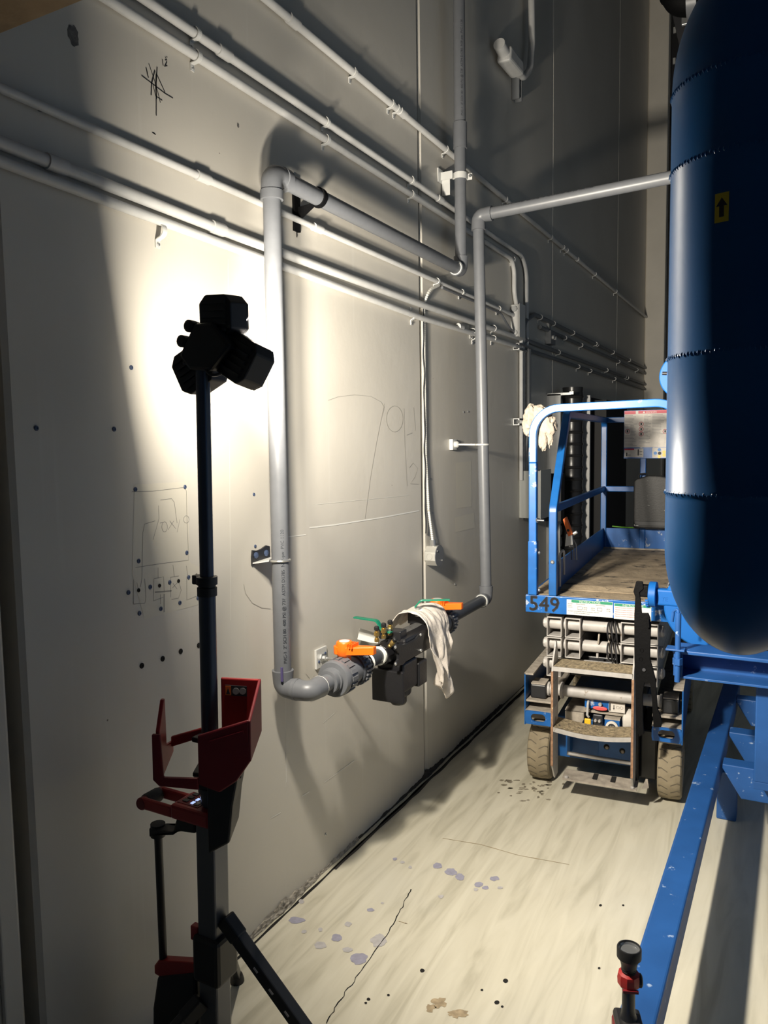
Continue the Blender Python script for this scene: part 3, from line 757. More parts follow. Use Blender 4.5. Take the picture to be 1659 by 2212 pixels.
seal(run, (.205, 2.255, .905), (0,1,0), PR+.006); seal(run, Q1 - V((0,.075,0)), (0,1,0))
for (o, ax, n, L0, L1, body) in [((.094, 2.19, 1.0), (0,0,1), (.78, -.62, 0), 0, 1.6, PRT), ((.0975, 2.32, 2.672), (0,1,0), (.75, 0, .66), 0, 1.5, PRT), ((.094, 3.885, 3.45), (0,0,1), (.70, -.72, 0), 0, 1.1, PRT)]:
    for k_ in (0, .82):
        mb = MB(); wrap_text(mb, PRT, .0165, V(o) + V(ax)*k_, ax, n, PR); mb.build('pipe_print', 'print_ink', run)

# far run: valve tail, far vertical, top crossing to the tank
B3 = V((.200, 3.963, .905)); T3 = V((.165, 3.963, 2.965))
run2 = thing('pipe_run', 'far grey plastic pipe run rising beside the strut and crossing over to the blue tank', 'pipe', (.19, 3.9, .87))
pipe(run2, B3 + V((0,0,.05)), T3 - V((0,0,.05))); pipe(run2, (.205, 3.43, .905), B3 - V((0,.05,0)), 'pvc_dark')
elbow(run2, B3, (0,-1,0), (0,0,1), L=.06); elbow(run2, T3, (0,0,-1), (1,0,0), L=.065)
pipe(run2, T3 + V((.05,0,0)), (2.1, 3.963, 3.03))
seal(run2, B3 - V((0,.074,0)), (0,1,0))
mb = MB(); wrap_text(mb, PRT, .0165, V((.30, 3.963, 2.970)), (1,0,.034), (0,-.75,.66), PR); mb.build('pipe_print', 'print_ink', run2)

# true union ball valves
def ball_valve(y0, label, dark=False):
    t = thing('ball_valve', label, 'valve', (.205, y0 + .15, .84))
    a = (.205, y0, .905); d = (0, 1, 0)
    MB().lathe(a, d, [(.032, 0), (.042, .001), (.042, .022), (.047, .024), (.047, .045)], n=32).build('end_connector', 'pvc', t, smooth=True, angle=30)
    o = MB().lathe(a, d, [(.045, .034), (.064, .036), (.068, .045), (.068, .060), (.064, .064), (.066, .112), (.058, .116)], n=40).build('union_nut', 'pvc', t, smooth=True, angle=30)
    for k in range(16):
        th = 2*PI*k/16; n_ = V((math.cos(th), 0, math.sin(th)))
        c = V(a) + n_*.065 + V((0, .09, 0)); s_ = V((-n_.z, 0, n_.x))
        mb = MB(); mb.prism([c + s_*.007 - V((0,.020,0)), c - s_*.007 - V((0,.020,0)), c - s_*.007 + V((0,.020,0)), c + s_*.007 + V((0,.020,0))], n_*.004); mb.build('rib', 'pvc', o)
    MB().lathe(a, d, [(.050, .112), (.053, .114), (.053, .175), (.050, .18)], n=32).build('body', 'pvc', t, smooth=True, angle=30)
    o = MB().lathe(a, d, [(.05, .174), (.060, .176), (.062, .222), (.046, .23)], n=40).build('union_nut', 'pvc_dark', t, smooth=True, angle=30)
    for k in range(24):
        th = 2*PI*k/24; n_ = V((math.cos(th), 0, math.sin(th))); c = V(a) + n_*.058 + V((0, .205, 0)); s_ = V((-n_.z, 0, n_.x))
        MB().prism([c + s_*.004 - V((0,.018,0)), c - s_*.004 - V((0,.018,0)), c - s_*.004 + V((0,.018,0)), c + s_*.004 + V((0,.018,0))], n_*.009).build('tooth', 'pvc', o)
    MB().lathe(a, d, [(.034, .226), (.042, .228), (.042, .262), (.034, .265)], n=32).build('end_connector', 'pvc', t, smooth=True, angle=30)
    hy = y0 + .125
    MB().cyl((.205, hy, .955), (.205, hy, .972), .024, n=20).build('stem', 'valve_orange', t)
    h = MB(); h.lathe((.205, hy, .972), (0,0,1), [(.026, 0), (.034, .010), (.036, .030), (.030, .055), (.028, .056)], n=28)
    top = []; poly = [(-.046, -.014), (-.030, -.030), (.02, -.032), (.06, -.021), (.150, -.012), (.150, .012), (.06, .021), (.02, .032), (-.030, .030), (-.046, .014)]
    h.prism([(.205 + a_*.80, hy - b + a_*.12, .982 + (.004 if a_ > .1 else 0)) for a_, b in poly], (0, 0, .030))
    hd = h.build('handle', 'valve_orange', t, smooth=True, angle=35, bevel=.003)
    MB().cyl((.205, hy, 1.0275), (.205, hy, 1.0295), .020, n=24).build('cap_disc', 'label_white', hd)
    for k in range(3): MB().box((.205+.024+.009*k, hy-.026, 1.008), (.205+.028+.009*k, hy+.026, 1.024)).build('grip_fin', 'valve_orange', hd)
    return t
ball_valve(2.305, 'near grey plastic ball valve with orange lever after the bottom elbow')
ball_valve(3.165, 'far grey plastic ball valve with orange lever beyond the black backflow preventer')

# backflow preventer
bf = thing('backflow_preventer', 'black backflow preventer with brass test cocks between the two orange valves', 'backflow preventer', (.22, 2.9, .66))
A = lambda y: (.205, y, .905)
MB().cyl(A(2.56), A(2.72), .031, n=24).build('nipple', 'pvc_dark', bf, smooth=True)
for y in (2.585, 2.597, 2.69, 2.702): MB().ring(A(y), (0,1,0), .034, .005, n=24, k=6).build('thread_tape', 'seal_white', bf, smooth=True)
MB().lathe(A(2.70), (0,1,0), [(.036, 0), (.046, .002), (.046, .05), (.040, .06), (.05, .08), (.05, .12)], n=8).build('inlet_valve_body', 'bfp_black', bf, bevel=.003)
MB().lathe(A(2.80), (0,1,0), [(.05, 0), (.064, .004), (.064, .028), (.054, .032), (.056, .20), (.054, .30), (.066, .304), (.066, .33), (.05, .334)], n=36).build('body', 'bfp_iron', bf, smooth=True, angle=30)
MB().box((.150, 2.80, .945), (.255, 2.86, .985)).build('inlet_flange', 'bfp_black', bf, bevel=.004)
MB().box((.150, 3.08, .95), (.26, 3.15, 1.00)).build('outlet_flange', 'bfp_black', bf, bevel=.004)
MB().lathe(A(3.10), (0,1,0), [(.05, 0), (.05, .03), (.040, .04), (.040, .10)], n=8).build('outlet_valve_body', 'bfp_black', bf, bevel=.003)
# bolted side cover
poly = [(850,1393),(853,1390),(862,1391),(866,1392),(878,1388),(893,1380),(900,1372),(906,1366),(911,1367),(911,1380),(907,1394),(911,1404),(908,1409),(894,1414),(884,1421),(872,1428),(866,1435),(857,1437),(850,1441),(850,1432),(856,1424),(856,1410),(850,1404)]
MB().prism([atx(u, v, .275) for u, v in poly], (.012, 0, 0)).build('side_cover', 'bfp_black', bf, bevel=.002)
for u, v in [(853.5,1398),(908,1371),(909,1405),(854,1434)]:
    p = atx(u, v, .287); MB().lathe(p, (1,0,0), [(.007, 0), (.007, .003), (.004, .006)], n=6).build('bolt', 'galvanised', bf)
MB().box((.205, 2.80, .855), (.278, 3.08, .955)).build('cover_boss', 'bfp_black', bf, bevel=.012, seg=3)
# relief valve hanging below
c = V((.225, 2.83, .0))
MB().box((.16, 2.76, .735), (.285, 2.90, .86)).build('relief_body', 'bfp_black', bf, bevel=.012, seg=3)
MB().box((.15, 2.735, .70), (.295, 2.755, .835)).build('relief_flange', 'bfp_black', bf, bevel=.004)
MB().box((.175, 2.90, .725), (.29, 2.985, .83)).build('relief_diaphragm', 'bfp_black', bf, bevel=.006)
MB().lathe((.225, 2.83, .745), (0,0,-1), [(.058, 0), (.055, .03), (.036, .045), (.036, .07), (.030, .078)], n=12).build('relief_port', 'bfp_black', bf, smooth=True, angle=40)
# test cocks
def cock(p, d, s=1.0):
    p = V(p); d = V(d).normalized()
    o = MB().lathe(p, d, [(.009*s, 0), (.009*s, .012), (.006*s, .014), (.006*s, .022), (.010*s, .024), (.010*s, .040), (.006*s, .042), (.006*s, .047)], n=8).build('test_cock', 'brass', bf, smooth=True, angle=30)
    MB().lathe(p, d, [(.009*s, .047), (.0095*s, .049), (.0095*s, .060), (.006*s, .064)], n=10).build('cap', 'black_plastic', o)
for u, v in [(814,1379),(829,1371),(843,1366)]:
    p = atx(u, v, .205); cock((.205, p.y, .966), (0, 0, 1), 1.15)
cock((.235, 2.735, .935), (.55, -.25, .6), 1.05)
# green levers
def lever(pts, side, name='lever'):
    return MB().sweep(fillet(pts, .02, 5), [(-.012, -.003), (.012, -.003), (.012, .003), (-.012, .003)], side).build(name, 'handle_green', bf, bevel=.001)
lever([(.225, 2.775, .985), (.185, 2.775, .988), (.160, 2.772, 1.030), (.055, 2.765, 1.036)], (0, 1, 0))
lever([(.190, 3.075, 1.030), (.215, 3.085, 1.062), (.335, 3.135, 1.064)], (-.37, .93, 0))
MB().cyl((.205, 2.79, .98), (.205, 2.79, .997), .010, n=6).build('lever_nut', 'galvanised', bf)
MB().cyl((.205, 3.08, .99), (.205, 3.08, 1.03), .017, n=12).build('lever_nut', 'galvanised', bf)
# paper tag
tp = [(777,1357),(797,1363),(818,1371),(838,1383),(830,1391),(800,1388),(772,1381)]
o = MB().prism([aty(u, v, 2.86 + .0006*(u - 777)) for u, v in tp], (-.0006, .0008, 0)).build('paper_tag', 'paper', label='curled white paper tag behind the near green lever', cat='tag')

# rag over the far valve
mb = MB(); NS, NT = 56, 44; g = []
for i in range(NS + 1):
    s = i / NS
    if s < .22: q = s/.22; x = .09 + .07*q; z = .93 + .085*math.sin(q*PI/2)
    elif s < .48: q = (s-.22)/.26; a = PI*.62*(1-q) + PI*.0*q; x = .205 + .088*math.cos(a); z = .935 + .088*math.sin(a)
    else: q = (s-.48)/.52; x = .293 + .012*math.sin(q*2.4); z = .935 - .235*q
    for j in range(NT + 1):
        t_ = j / NT; fall = max(0, (s-.42)/.58)
        wid = .235*(1 - .30*fall); y = 2.985 + .075*fall + wid*t_ + .012*math.sin(s*9 + t_*5)
        fold = (.020*fall + .004)*math.sin(t_*11 + 2.2*math.sin(s*3)) + (.009*fall)*math.sin(t_*27 + s*7) + .012*noise.noise(V((s*4, t_*6, 9.1)))*(.3 + fall)
        hang = fall*fall*(.115*math.exp(-((t_-.62)/.20)**2) + .05*math.exp(-((t_-.25)/.12)**2) + .03*noise.noise(V((t_*6, 3.3, 0))) - .035*t_)
        bump_ = .008*noise.noise(V((s*8, t_*8, 1.7))) + .004*noise.noise(V((s*19, t_*19, 4.7)))
        g.append((x + fold + bump_, y, z - hang + (0 if s > .48 else abs(fold)*.9 + bump_)))
mb.add(g, [(i*(NT+1)+j, (i+1)*(NT+1)+j, (i+1)*(NT+1)+j+1, i*(NT+1)+j+1) for i in range(NS) for j in range(NT)])
o = mb.build('rag', 'rag_cloth', smooth=True, angle=180, label='crumpled white rag draped over the pipe beside the far green lever', cat='rag'); sm = o.modifiers.new('s', 'SOLIDIFY'); sm.thickness = .003

# ---- supports
t = thing('pipe_bracket', 'dark steel bracket and ring clamp on the near tall grey pipe', 'bracket', (.03, 2.19, 1.34))
MB().prism([(0.001, y, z) for y, z in [(2.145,1.375),(2.150,1.398),(2.175,1.393),(2.20,1.396),(2.23,1.405),(2.25,1.40),(2.25,1.355),(2.145,1.345)]], (.006, 0, 0)).build('back_plate', 'steel_dark', t)
MB().prism([(.004, 2.145, 1.349), (.004, 2.25, 1.355), (.060, 2.235, 1.358), (.060, 2.17, 1.358)], (0, 0, .005)).build('arm', 'zinc_white', t)
for y in (2.165, 2.225): MB().lathe((.007, y, 1.378), (1,0,0), [(.012, 0), (.012, .004), (.006, .007)], n=8).build('screw', 'anchor_blue', t)
MB().ring((.093, 2.19, 1.362), (0,0,1), PR+.004, .0042, n=30, k=8).build('ring_clamp', 'steel_bright', t, smooth=True)
t = thing('clevis_hanger', 'black hanger ring holding the overhead grey pipe next to its elbow', 'hanger', (.06, 2.47, 2.58))
MB().lathe((.0985, 2.472, 2.672), (0,1,0), [(PR+.001, 0), (PR+.006, 0), (PR+.006, .022), (PR+.001, .022)], n=28, cap=False).build('ring', 'iron_black', t, smooth=True, angle=30)
MB().box((.001, 2.455, 2.560), (.012, 2.495, 2.76)).build('wall_plate', 'iron_black', t, bevel=.002)
MB().prism([(.012, 2.478, 2.60), (.012, 2.478, 2.65), (.075, 2.478, 2.655), (.080, 2.478, 2.642)], (0, .008, 0)).build('arm', 'iron_black', t)
MB().cyl((.006, 2.475, 2.54), (.006, 2.475, 2.57), .002, n=6).build('pin', 'iron_black', t)
t = thing('pipe_bracket', 'white bracket and strap on the grey riser high on the wall', 'bracket', (.05, 3.89, 3.08))
MB().prism([(.001, y, z) for y, z in [(3.80,3.12),(3.80,3.19),(3.90,3.19),(3.90,3.12)]], (.006, 0, 0)).build('wall_plate', 'zinc_white', t)
MB().box((.006, 3.835, 3.135), (.07, 3.842, 3.175)).build('arm', 'zinc_white', t)
MB().box((.006, 3.85, 3.06), (.05, 3.856, 3.14)).build('brace', 'zinc_white', t)
pts = [(.062 , 3.838, 3.155)] + [(.095 + (PR+.003)*math.cos(math.radians(200 + 220*i/16)), 3.885 + (PR+.003)*math.sin(math.radians(200 + 220*i/16)), 3.155) for i in range(17)] + [(.150, 3.915, 3.155)]
MB().sweep(pts, [(-.016, -.0015), (.016, -.0015), (.016, .0015), (-.016, .0015)], (0, 0, 1)).build('strap', 'zinc_white', t)
MB().lathe((.142, 3.905, 3.155), (.4, -.9, 0), [(.008, 0), (.008, .005), (.005, .008)], n=8).build('bolt', 'galvanised', t)
t = thing('rod_hanger', 'thin steel rod with wall plate holding the far tall grey pipe', 'hanger', (.08, 3.963, 1.72))
MB().box((.0, 3.93, 1.725), (.022, 3.99, 1.785)).build('wall_plate', 'zinc_white', t, bevel=.003)
MB().cyl((.02, 3.963, 1.755), (.15, 3.963, 1.752), .0055, n=10).build('rod', 'zinc_white', t, smooth=True)
MB().lathe((.022, 3.963, 1.755), (1,0,0), [(.018, 0), (.018, .015), (.011, .022)], n=12).build('rosette', 'zinc_white', t)
MB().ring((.180, 3.963, 1.752), (0,0,1), PR+.004, .0055, n=30, k=8).build('ring_clamp', 'zinc_white', t, smooth=True)
t = thing('rod_hanger', 'steel rod and square wall plate behind the near orange valve', 'hanger', (.06, 2.575, .87))
MB().box((.0, 2.535, .865), (.010, 2.615, .945)).build('wall_plate', 'zinc_white', t, bevel=.002)
MB().lathe((.010, 2.575, .905), (1,0,0), [(.018, 0), (.018, .006), (.011, .008), (.011, .020), (.007, .022), (.007, .03)], n=6).build('nut', 'galvanised', t)
for y in (2.552, 2.60): MB().lathe((.010, y, .905 + (y-2.575)*.5), (1,0,0), [(.006, 0), (.006, .003), (.003, .004)], n=8).build('screw', 'anchor_blue', t)
MB().cyl((.03, 2.575, .905), (.166, 2.56, .915), .0055, n=10).build('rod', 'galvanised', t, smooth=True)
MB().ring((.205, 2.5655, .905), (0,1,0), .0445, .004, n=28, k=6).build('ring_clamp', 'iron_black', t, smooth=True)

# ================================================================== TOWER LIGHT
TL = thing('tower_light', 'red and black battery tower light on a tripod in the left foreground', 'work light', (.340, 1.49, 0), (0, .020, 0))
def tl(mb, name, m, parent=None, **k): return mb.build(name, m, parent or TL, world=False, **k)
# mast sections
tl(MB().box((-.030, -.030, .10), (.030, .030, .80)), 'post', 'post_grey', bevel=.006)
tl(MB().lathe((0, 0, .78), (0,0,1), [(.0215, 0), (.0215, .63)], n=28), 'mast_section', 'mast_metal', smooth=True)
tl(MB().lathe((0, 0, 1.38), (0,0,1), [(.0175, 0), (.0175, .64)], n=28), 'mast_section', 'mast_metal', smooth=True)
col = tl(MB().lathe((0, 0, 1.385), (0,0,1), [(.020, 0), (.025, .001), (.025, .022), (.022, .024), (.022, .028), (.0265, .03), (.0265, .050), (.02, .051)], n=28), 'collar', 'black_plastic', smooth=True, angle=30)
tl(MB().box((-.040, -.012, 1.413), (-.018, .012, 1.437)), 'collar_latch', 'black_plastic', col, bevel=.003)
# lamp heads: chamfered boxes facing down the corridor
tl(MB().box((-.020, -.022, 1.965), (.055, .022, 2.045)), 'head_hub', 'black_plastic', bevel=.008)
def head(c, n, ang, w, h, aim, spread, watts):
    c = V(c); yh = V(n).normalized(); xh = yh.cross(V((0, 0, 1))).normalized(); zh = xh.cross(yh).normalized()
    ca, sa = math.cos(ang), math.sin(ang); xh, zh = xh*ca - zh*sa, zh*ca + xh*sa
    Q = lambda a, d, b: c + xh*a + yh*d + zh*b
    ch = .020
    oc = [(-w/2+ch,-h/2),(w/2-ch,-h/2),(w/2,-h/2+ch),(w/2,h/2-ch),(w/2-ch,h/2),(-w/2+ch,h/2),(-w/2,h/2-ch),(-w/2,-h/2+ch)]
    o = tl(MB().prism([Q(a, -.024, b) for a, b in oc], yh*.060), 'lamp_head', 'black_plastic', bevel=.004)
    tl(MB().prism([Q(a*.97, .036, b*.97) for a, b in oc], yh*.006), 'bezel', 'black_satin', o)
    tl(MB().prism([Q(a*.84, .042, b*.80) for a, b in oc], yh*.003), 'led_lens', 'led_lens', o)
    for k in range(5):
        q = -h*.32 + h*.16*k
        tl(MB().prism([Q(a, -.024, q + b) for a, b in ((-w*.36,-.004),(w*.36,-.004),(w*.36,.004),(-w*.36,.004))], yh*-.006), 'cooling_fin', 'black_plastic', o)
    ld = bpy.data.lights.new('led_beam', 'AREA'); ld.shape = 'RECTANGLE'; ld.size = w*.8; ld.size_y = h*.75
    ld.energy = watts; ld.spread = math.radians(spread); ld.color = (1.0, .915, .775)
    lo = bpy.data.objects.new('led_beam', ld); COL.objects.link(lo); lo.parent = o
    az = V(aim).normalized(); ax_ = az.cross(V((0, 0, 1))).normalized(); ay = ax_.cross(az).normalized()
    lo.matrix_local = Matrix.Translation(Q(0, .047, 0) + az*.03) @ Matrix(((ax_.x, ay.x, -az.x, 0), (ax_.y, ay.y, -az.y, 0), (ax_.z, ay.z, -az.z, 0), (0, 0, 0, 1)))
    return o
head((.052, .012, 2.078), (.05, 1, .08), 0.05, .102, .100, (.68, .56, -.47), 142, HEAD_W*2.7)
head((.108, .016, 1.972), (.12, .96, -.22), 0.45, .125, .108, (.0, 1, .15), 178, HEAD_W*.92)
head((-.032, .020, 1.956), (-.05, 1, 0), -0.48, .112, .108, (.28, 1, .20), 104, HEAD_W*1.5)
tl(MB().prism([(-.05, -.03, 1.985), (.0, -.03, 2.06), (.055, -.03, 2.06), (.11, -.03, 2.0), (.05, -.03, 1.945), (-.02, -.03, 1.95)], (0, .05, 0)), 'hub_shell', 'black_plastic', bevel=.008)
for x, z in ((-.018, 2.055), (-.042, 2.020)): tl(MB().lathe((x, -.010, z), (0,-1,0), [(.013, -.02), (.015, 0), (.015, .018), (.010, .022)], n=14), 'tilt_knob', 'black_plastic', smooth=True, angle=30)
tl(MB().box((-.040, -.028, 1.962), (.012, -.016, 1.985)), 'pivot_bracket', 'black_plastic', bevel=.003)
tl(MB().tube(fillet([(.02, -.02, 1.955), (.05, -.025, 1.93), (.075, 0, 1.945)], .02), .004, n=8), 'lamp_cable', 'black_satin', smooth=True)

# battery cradle: open red basket round the mast.  local axes: right = camera right
cr = V((.88, .47, 0)).normalized(); cf = V((-.47, .88, 0)).normalized()
def Lp(a, b, z): return cr*a + cf*b + V((0, 0, z))
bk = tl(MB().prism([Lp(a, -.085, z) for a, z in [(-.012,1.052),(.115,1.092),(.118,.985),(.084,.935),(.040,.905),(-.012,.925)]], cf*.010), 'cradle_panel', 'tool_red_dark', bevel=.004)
tl(MB().prism([Lp(a, -.089, z) for a, z in [(.018,1.040),(.102,1.066),(.104,1.058),(.020,1.032)]], cf*.004), 'panel_rib', 'tool_red_dark', bk)
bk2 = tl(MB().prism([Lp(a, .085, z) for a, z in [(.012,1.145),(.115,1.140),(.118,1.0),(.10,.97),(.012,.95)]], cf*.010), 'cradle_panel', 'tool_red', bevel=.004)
lb = tl(MB().prism([Lp(a, .0845, z) for a, z in [(.024,1.098),(.082,1.094),(.082,1.122),(.024,1.126)]], cf*-.002), 'warning_label', 'label_ink', bk2)
tl(MB().prism([Lp(a, .0820, z) for a, z in [(.025,1.099),(.040,1.098),(.040,1.123),(.025,1.124)]], cf*-.001), 'warning_square', 'clamp_orange', bk2)
tl(MB().prism([Lp(a, .0808, z) for a, z in [(.027,1.102),(.038,1.101),(.0325,1.119)]], cf*-.001), 'warning_triangle', 'label_ink', bk2)
for a in (.053, .071): tl(MB().cyl(Lp(a, .082, 1.109), Lp(a, .081, 1.109), .009, n=20), 'warning_symbol', 'label_grey', bk2)
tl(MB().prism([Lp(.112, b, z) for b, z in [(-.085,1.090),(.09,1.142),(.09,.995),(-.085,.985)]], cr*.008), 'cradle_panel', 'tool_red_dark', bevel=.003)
# left open frame
tl(MB().prism([Lp(-.118, b, z) for b, z in [(-.075,1.060),(-.030,1.125),(-.018,1.125),(-.012,1.0),(.05,.985),(.05,.955),(-.075,.925)]], cr*.010), 'cradle_side', 'tool_red', bevel=.003)
tl(MB().prism([Lp(a, -.085, z) for a, z in [(-.125,1.055),(-.104,1.055),(-.098,.945),(-.012,.942),(-.012,.912),(-.11,.922),(-.125,.938)]], cf*.010), 'cradle_front_bar', 'tool_red_dark', bevel=.003)
tl(MB().prism([Lp(a, .03, z) for a, z in [(-.110,1.003),(.0,1.035),(.0,1.010),(-.110,.975)]], cf*.010), 'cradle_back_bar', 'tool_red', bevel=.003)
tl(MB().prism([Lp(a, b, .93) for a, b in [(-.035,-.05),(.09,-.06),(.09,.07),(-.035,.06)]], V((0,0,.012))), 'cradle_floor', 'black_plastic', bevel=.003)
tl(MB().box((-.045, -.02, 1.000), (-.020, .02, 1.014)), 'cradle_clip', 'black_plastic', bevel=.003)
# black body below
tl(MB().prism([Lp(a, -.07, z) for a, z in [(.005,.93),(.088,.955),(.070,.86),(.064,.80),(.060,.765),(.005,.735)]], cf*.13), 'charger_body', 'black_plastic', bevel=.006)
tl(MB().box((-.030, -.045, .895), (.03, .03, .915)), 'cradle_bracket', 'black_plastic', bevel=.004)
tl(MB().lathe((0, 0, .84), (0,0,1), [(.027, 0), (.027, .03), (.033, .032), (.033, .045), (.025, .047), (.025, .06)], n=20), 'lower_collar', 'pvc_dark', smooth=True, angle=30)
# control panel with D-handle to the left
hd = tl(MB().box((-.100, -.048, .792), (.03, .040, .832)), 'control_panel', 'tool_red', bevel=.008)
for y0 in (-.046, .026): tl(MB().box((-.205, y0, .792), (-.095, y0 + .014, .824)), 'handle_arm', 'tool_red', hd, bevel=.006)
tl(MB().lathe((-.205, -.048, .806), (0,1,0), [(.014, 0), (.017, .004), (.017, .086), (.014, .09)], n=20), 'handle_end', 'tool_red_dark', hd, smooth=True, angle=30)
tl(MB().lathe((-.205, -.028, .806), (0,1,0), [(.0185, 0), (.0195, .004), (.0195, .046), (.0185, .050)], n=24), 'grip', 'rubber_grip', hd, smooth=True, angle=30)
tl(MB().box((-.090, -.030, .832), (-.020, .034, .8335)), 'control_plate', 'tool_red_dark', hd)
for k in range(3):
    tl(MB().box((-.080, -.022 + .019*k, .8335), (-.064, -.008 + .019*k, .8365)), 'button', 'black_plastic', hd, bevel=.002)
    tl(MB().box((-.052, -.022 + .019*k, .8335), (-.044, -.010 + .019*k, .8352)), 'indicator', 'display_lit', hd)
tl(MB().box((-.041, -.024, .8335), (-.026, .030, .8348)), 'display', 'display_dark', hd)
for k in range(2): tl(MB().box((-.037, -.018 + .030*k, .8348), (-.029, -.008 + .030*k, .8352)), 'display_icon', 'key_light', hd)
# clamp and side rod
tl(MB().prism([(-.205, -.02, .700), (-.09, -.02, .745), (-.04, -.02, .752), (-.04, -.02, .79), (-.10, -.02, .79), (-.12, -.02, .735), (-.205, -.02, .728)], (0, .04, 0)), 'rod_clamp', 'black_plastic', bevel=.005)
tl(MB().cyl((-.190, 0, .715), (-.182, 0, .29), .011, n=16), 'side_rod', 'black_plastic', smooth=True)
tl(MB().cyl((-.190, 0, .700), (-.190, 0, .735), .020, n=18), 'rod_knob', 'black_plastic', smooth=True, angle=30)
# lower hub
tl(MB().box((-.042, -.042, .355), (.046, .046, .485)), 'tripod_hub', 'black_plastic', bevel=.012)
tl(MB().prism([(-.205, -.014, .30), (-.205, -.014, .325), (-.19, -.014, .345), (-.05, -.014, .385), (-.05, -.014, .33), (-.16, -.014, .295)], (0, .028, 0)), 'rod_foot', 'tool_red', bevel=.004)
tl(MB().prism([(-.215, -.02, .05), (-.21, -.02, .20), (-.19, -.02, .30), (-.05, -.02, .36), (-.05, -.02, .05)], (0, .04, 0)), 'battery_skirt', 'black_plastic', bevel=.008)
tl(MB().box((-.055, -.030, .46), (-.030, -.01, .50)), 'release_tab', 'tool_red', bevel=.003)
# legs
def leg(a, top, reach):
    d = V((math.cos(a), math.sin(a), 0)); s = V((-d.y, d.x, 0))
    lf = d.x*reach*.02; p0 = d*.075 + V((0,0,top)); p1 = d*reach + V((0,0,.022 + lf))
    ax = (p1 - p0).normalized(); up = s.cross(ax)
    o = tl(MB().sweep([p0, p0.lerp(p1, .45)], [(-.016, -.018), (.016, -.018), (.016, .018), (-.016, .018)], s), 'leg', 'black_satin', bevel=.004)
    tl(MB().sweep([p0.lerp(p1, .40), p1], [(-.012, -.014), (.012, -.014), (.012, .014), (-.012, .014)], s), 'leg_extension', 'black_satin', o, bevel=.003)
    tl(MB().sweep([p0 - ax*.05, p0 + ax*.012], [(-.019, -.020), (.019, -.020), (.019, .020), (-.019, .020)], s), 'leg_knuckle', 'black_plastic', o, bevel=.005)
    for k in range(3):
        c = p0.lerp(p1, .14 + .09*k)
        tl(MB().sweep([c - ax*.008 - s*.0165, c + ax*.008 - s*.0165], [(-.001, -.003), (.001, -.003), (.001, .003), (-.001, .003)], s), 'slot', 'key_light', o)
    tl(MB().lathe(V((p1.x, p1.y, .001 + lf)), (0,0,1), [(.022, 0), (.024, .006), (.018, .026)], n=14), 'rubber_foot', 'black_plastic', o, smooth=True)
    tl(MB().tube([V((d.x*.04, d.y*.04, .20)), p0.lerp(p1, .42)], .009, n=8), 'brace', 'black_satin', o)
leg(0.0, .50, .60)
leg(math.radians(122), .47, .46)
leg(math.radians(238), .27, .40)

# ================================================================== SCISSOR LIFT  (local: x across, y back, z up)
SL = thing('scissor_lift', 'blue scissor lift numbered 549 parked against the wall', 'scissor lift', (.495, 3.86, 0), (0, 0, math.radians(4.0)))
SLO = V((.495, 3.86, 0)); _a = math.radians(4.0); SEX = V((math.cos(_a), math.sin(_a), 0)); SEY = V((-math.sin(_a), math.cos(_a), 0))
def lpx(u, v, yl):
    r = ray(u, v); t_ = (yl - (CAM - SLO).dot(SEY)) / r.dot(SEY); p = CAM + r*t_ - SLO
    return V((p.dot(SEX), yl, p.z))
def sl(mb, name, m, parent=None, **k): return mb.build(name, m, parent or SL, world=False, **k)
# wheels
def wheel(x0, x1, y):
    o = sl(MB().lathe((x0, y, .155), (1,0,0), [(.08, .0), (.140, .0), (.150, .006), (.155, .020), (.155, x1-x0-.020), (.150, x1-x0-.006), (.140, x1-x0), (.08, x1-x0)], n=48), 'wheel', 'tyre', smooth=True, angle=30)
    sl(MB().lathe((x0, y, .155), (1,0,0), [(.03, .012), (.085, .010), (.09, .002), (.09, x1-x0+.002), (.085, x1-x0-.006), (.03, x1-x0-.004)], n=28), 'hub', 'lift_grey', o, smooth=True, angle=30)
    for k in range(22):
        a = 2*PI*k/22
        for side in (0, 1):
            mb = MB(); w = x1 - x0; pts = []
            for i in range(4):
                f_ = i/3; xx = (x0 + w*(.04 + .40*f_)) if side == 0 else (x1 - w*(.04 + .40*f_))
                aa = a + (PI/22 if side else 0) + (0.0 if i < 2 else (i-1)*.055)
                pts.append(V((xx, y + .1553*math.cos(aa), .155 + .1553*math.sin(aa))))
            vs = []; 
            for p in pts:
                rr = V((0, p.y - y, p.z - .155)).normalized(); tt = V((0, -rr.z, rr.y))
                vs += [p + tt*.0028 + rr*.0003, p - tt*.0028 + rr*.0003]
            mb.add(vs, [(2*i, 2*i+1, 2*i+3, 2*i+2) for i in range(3)])
            sl(mb, 'tread_groove', 'tyre_groove', o)
wheel(.004, .114, 0.0); wheel(.636, .746, 0.0); wheel(.004, .114, 1.32); wheel(.636, .746, 1.32)
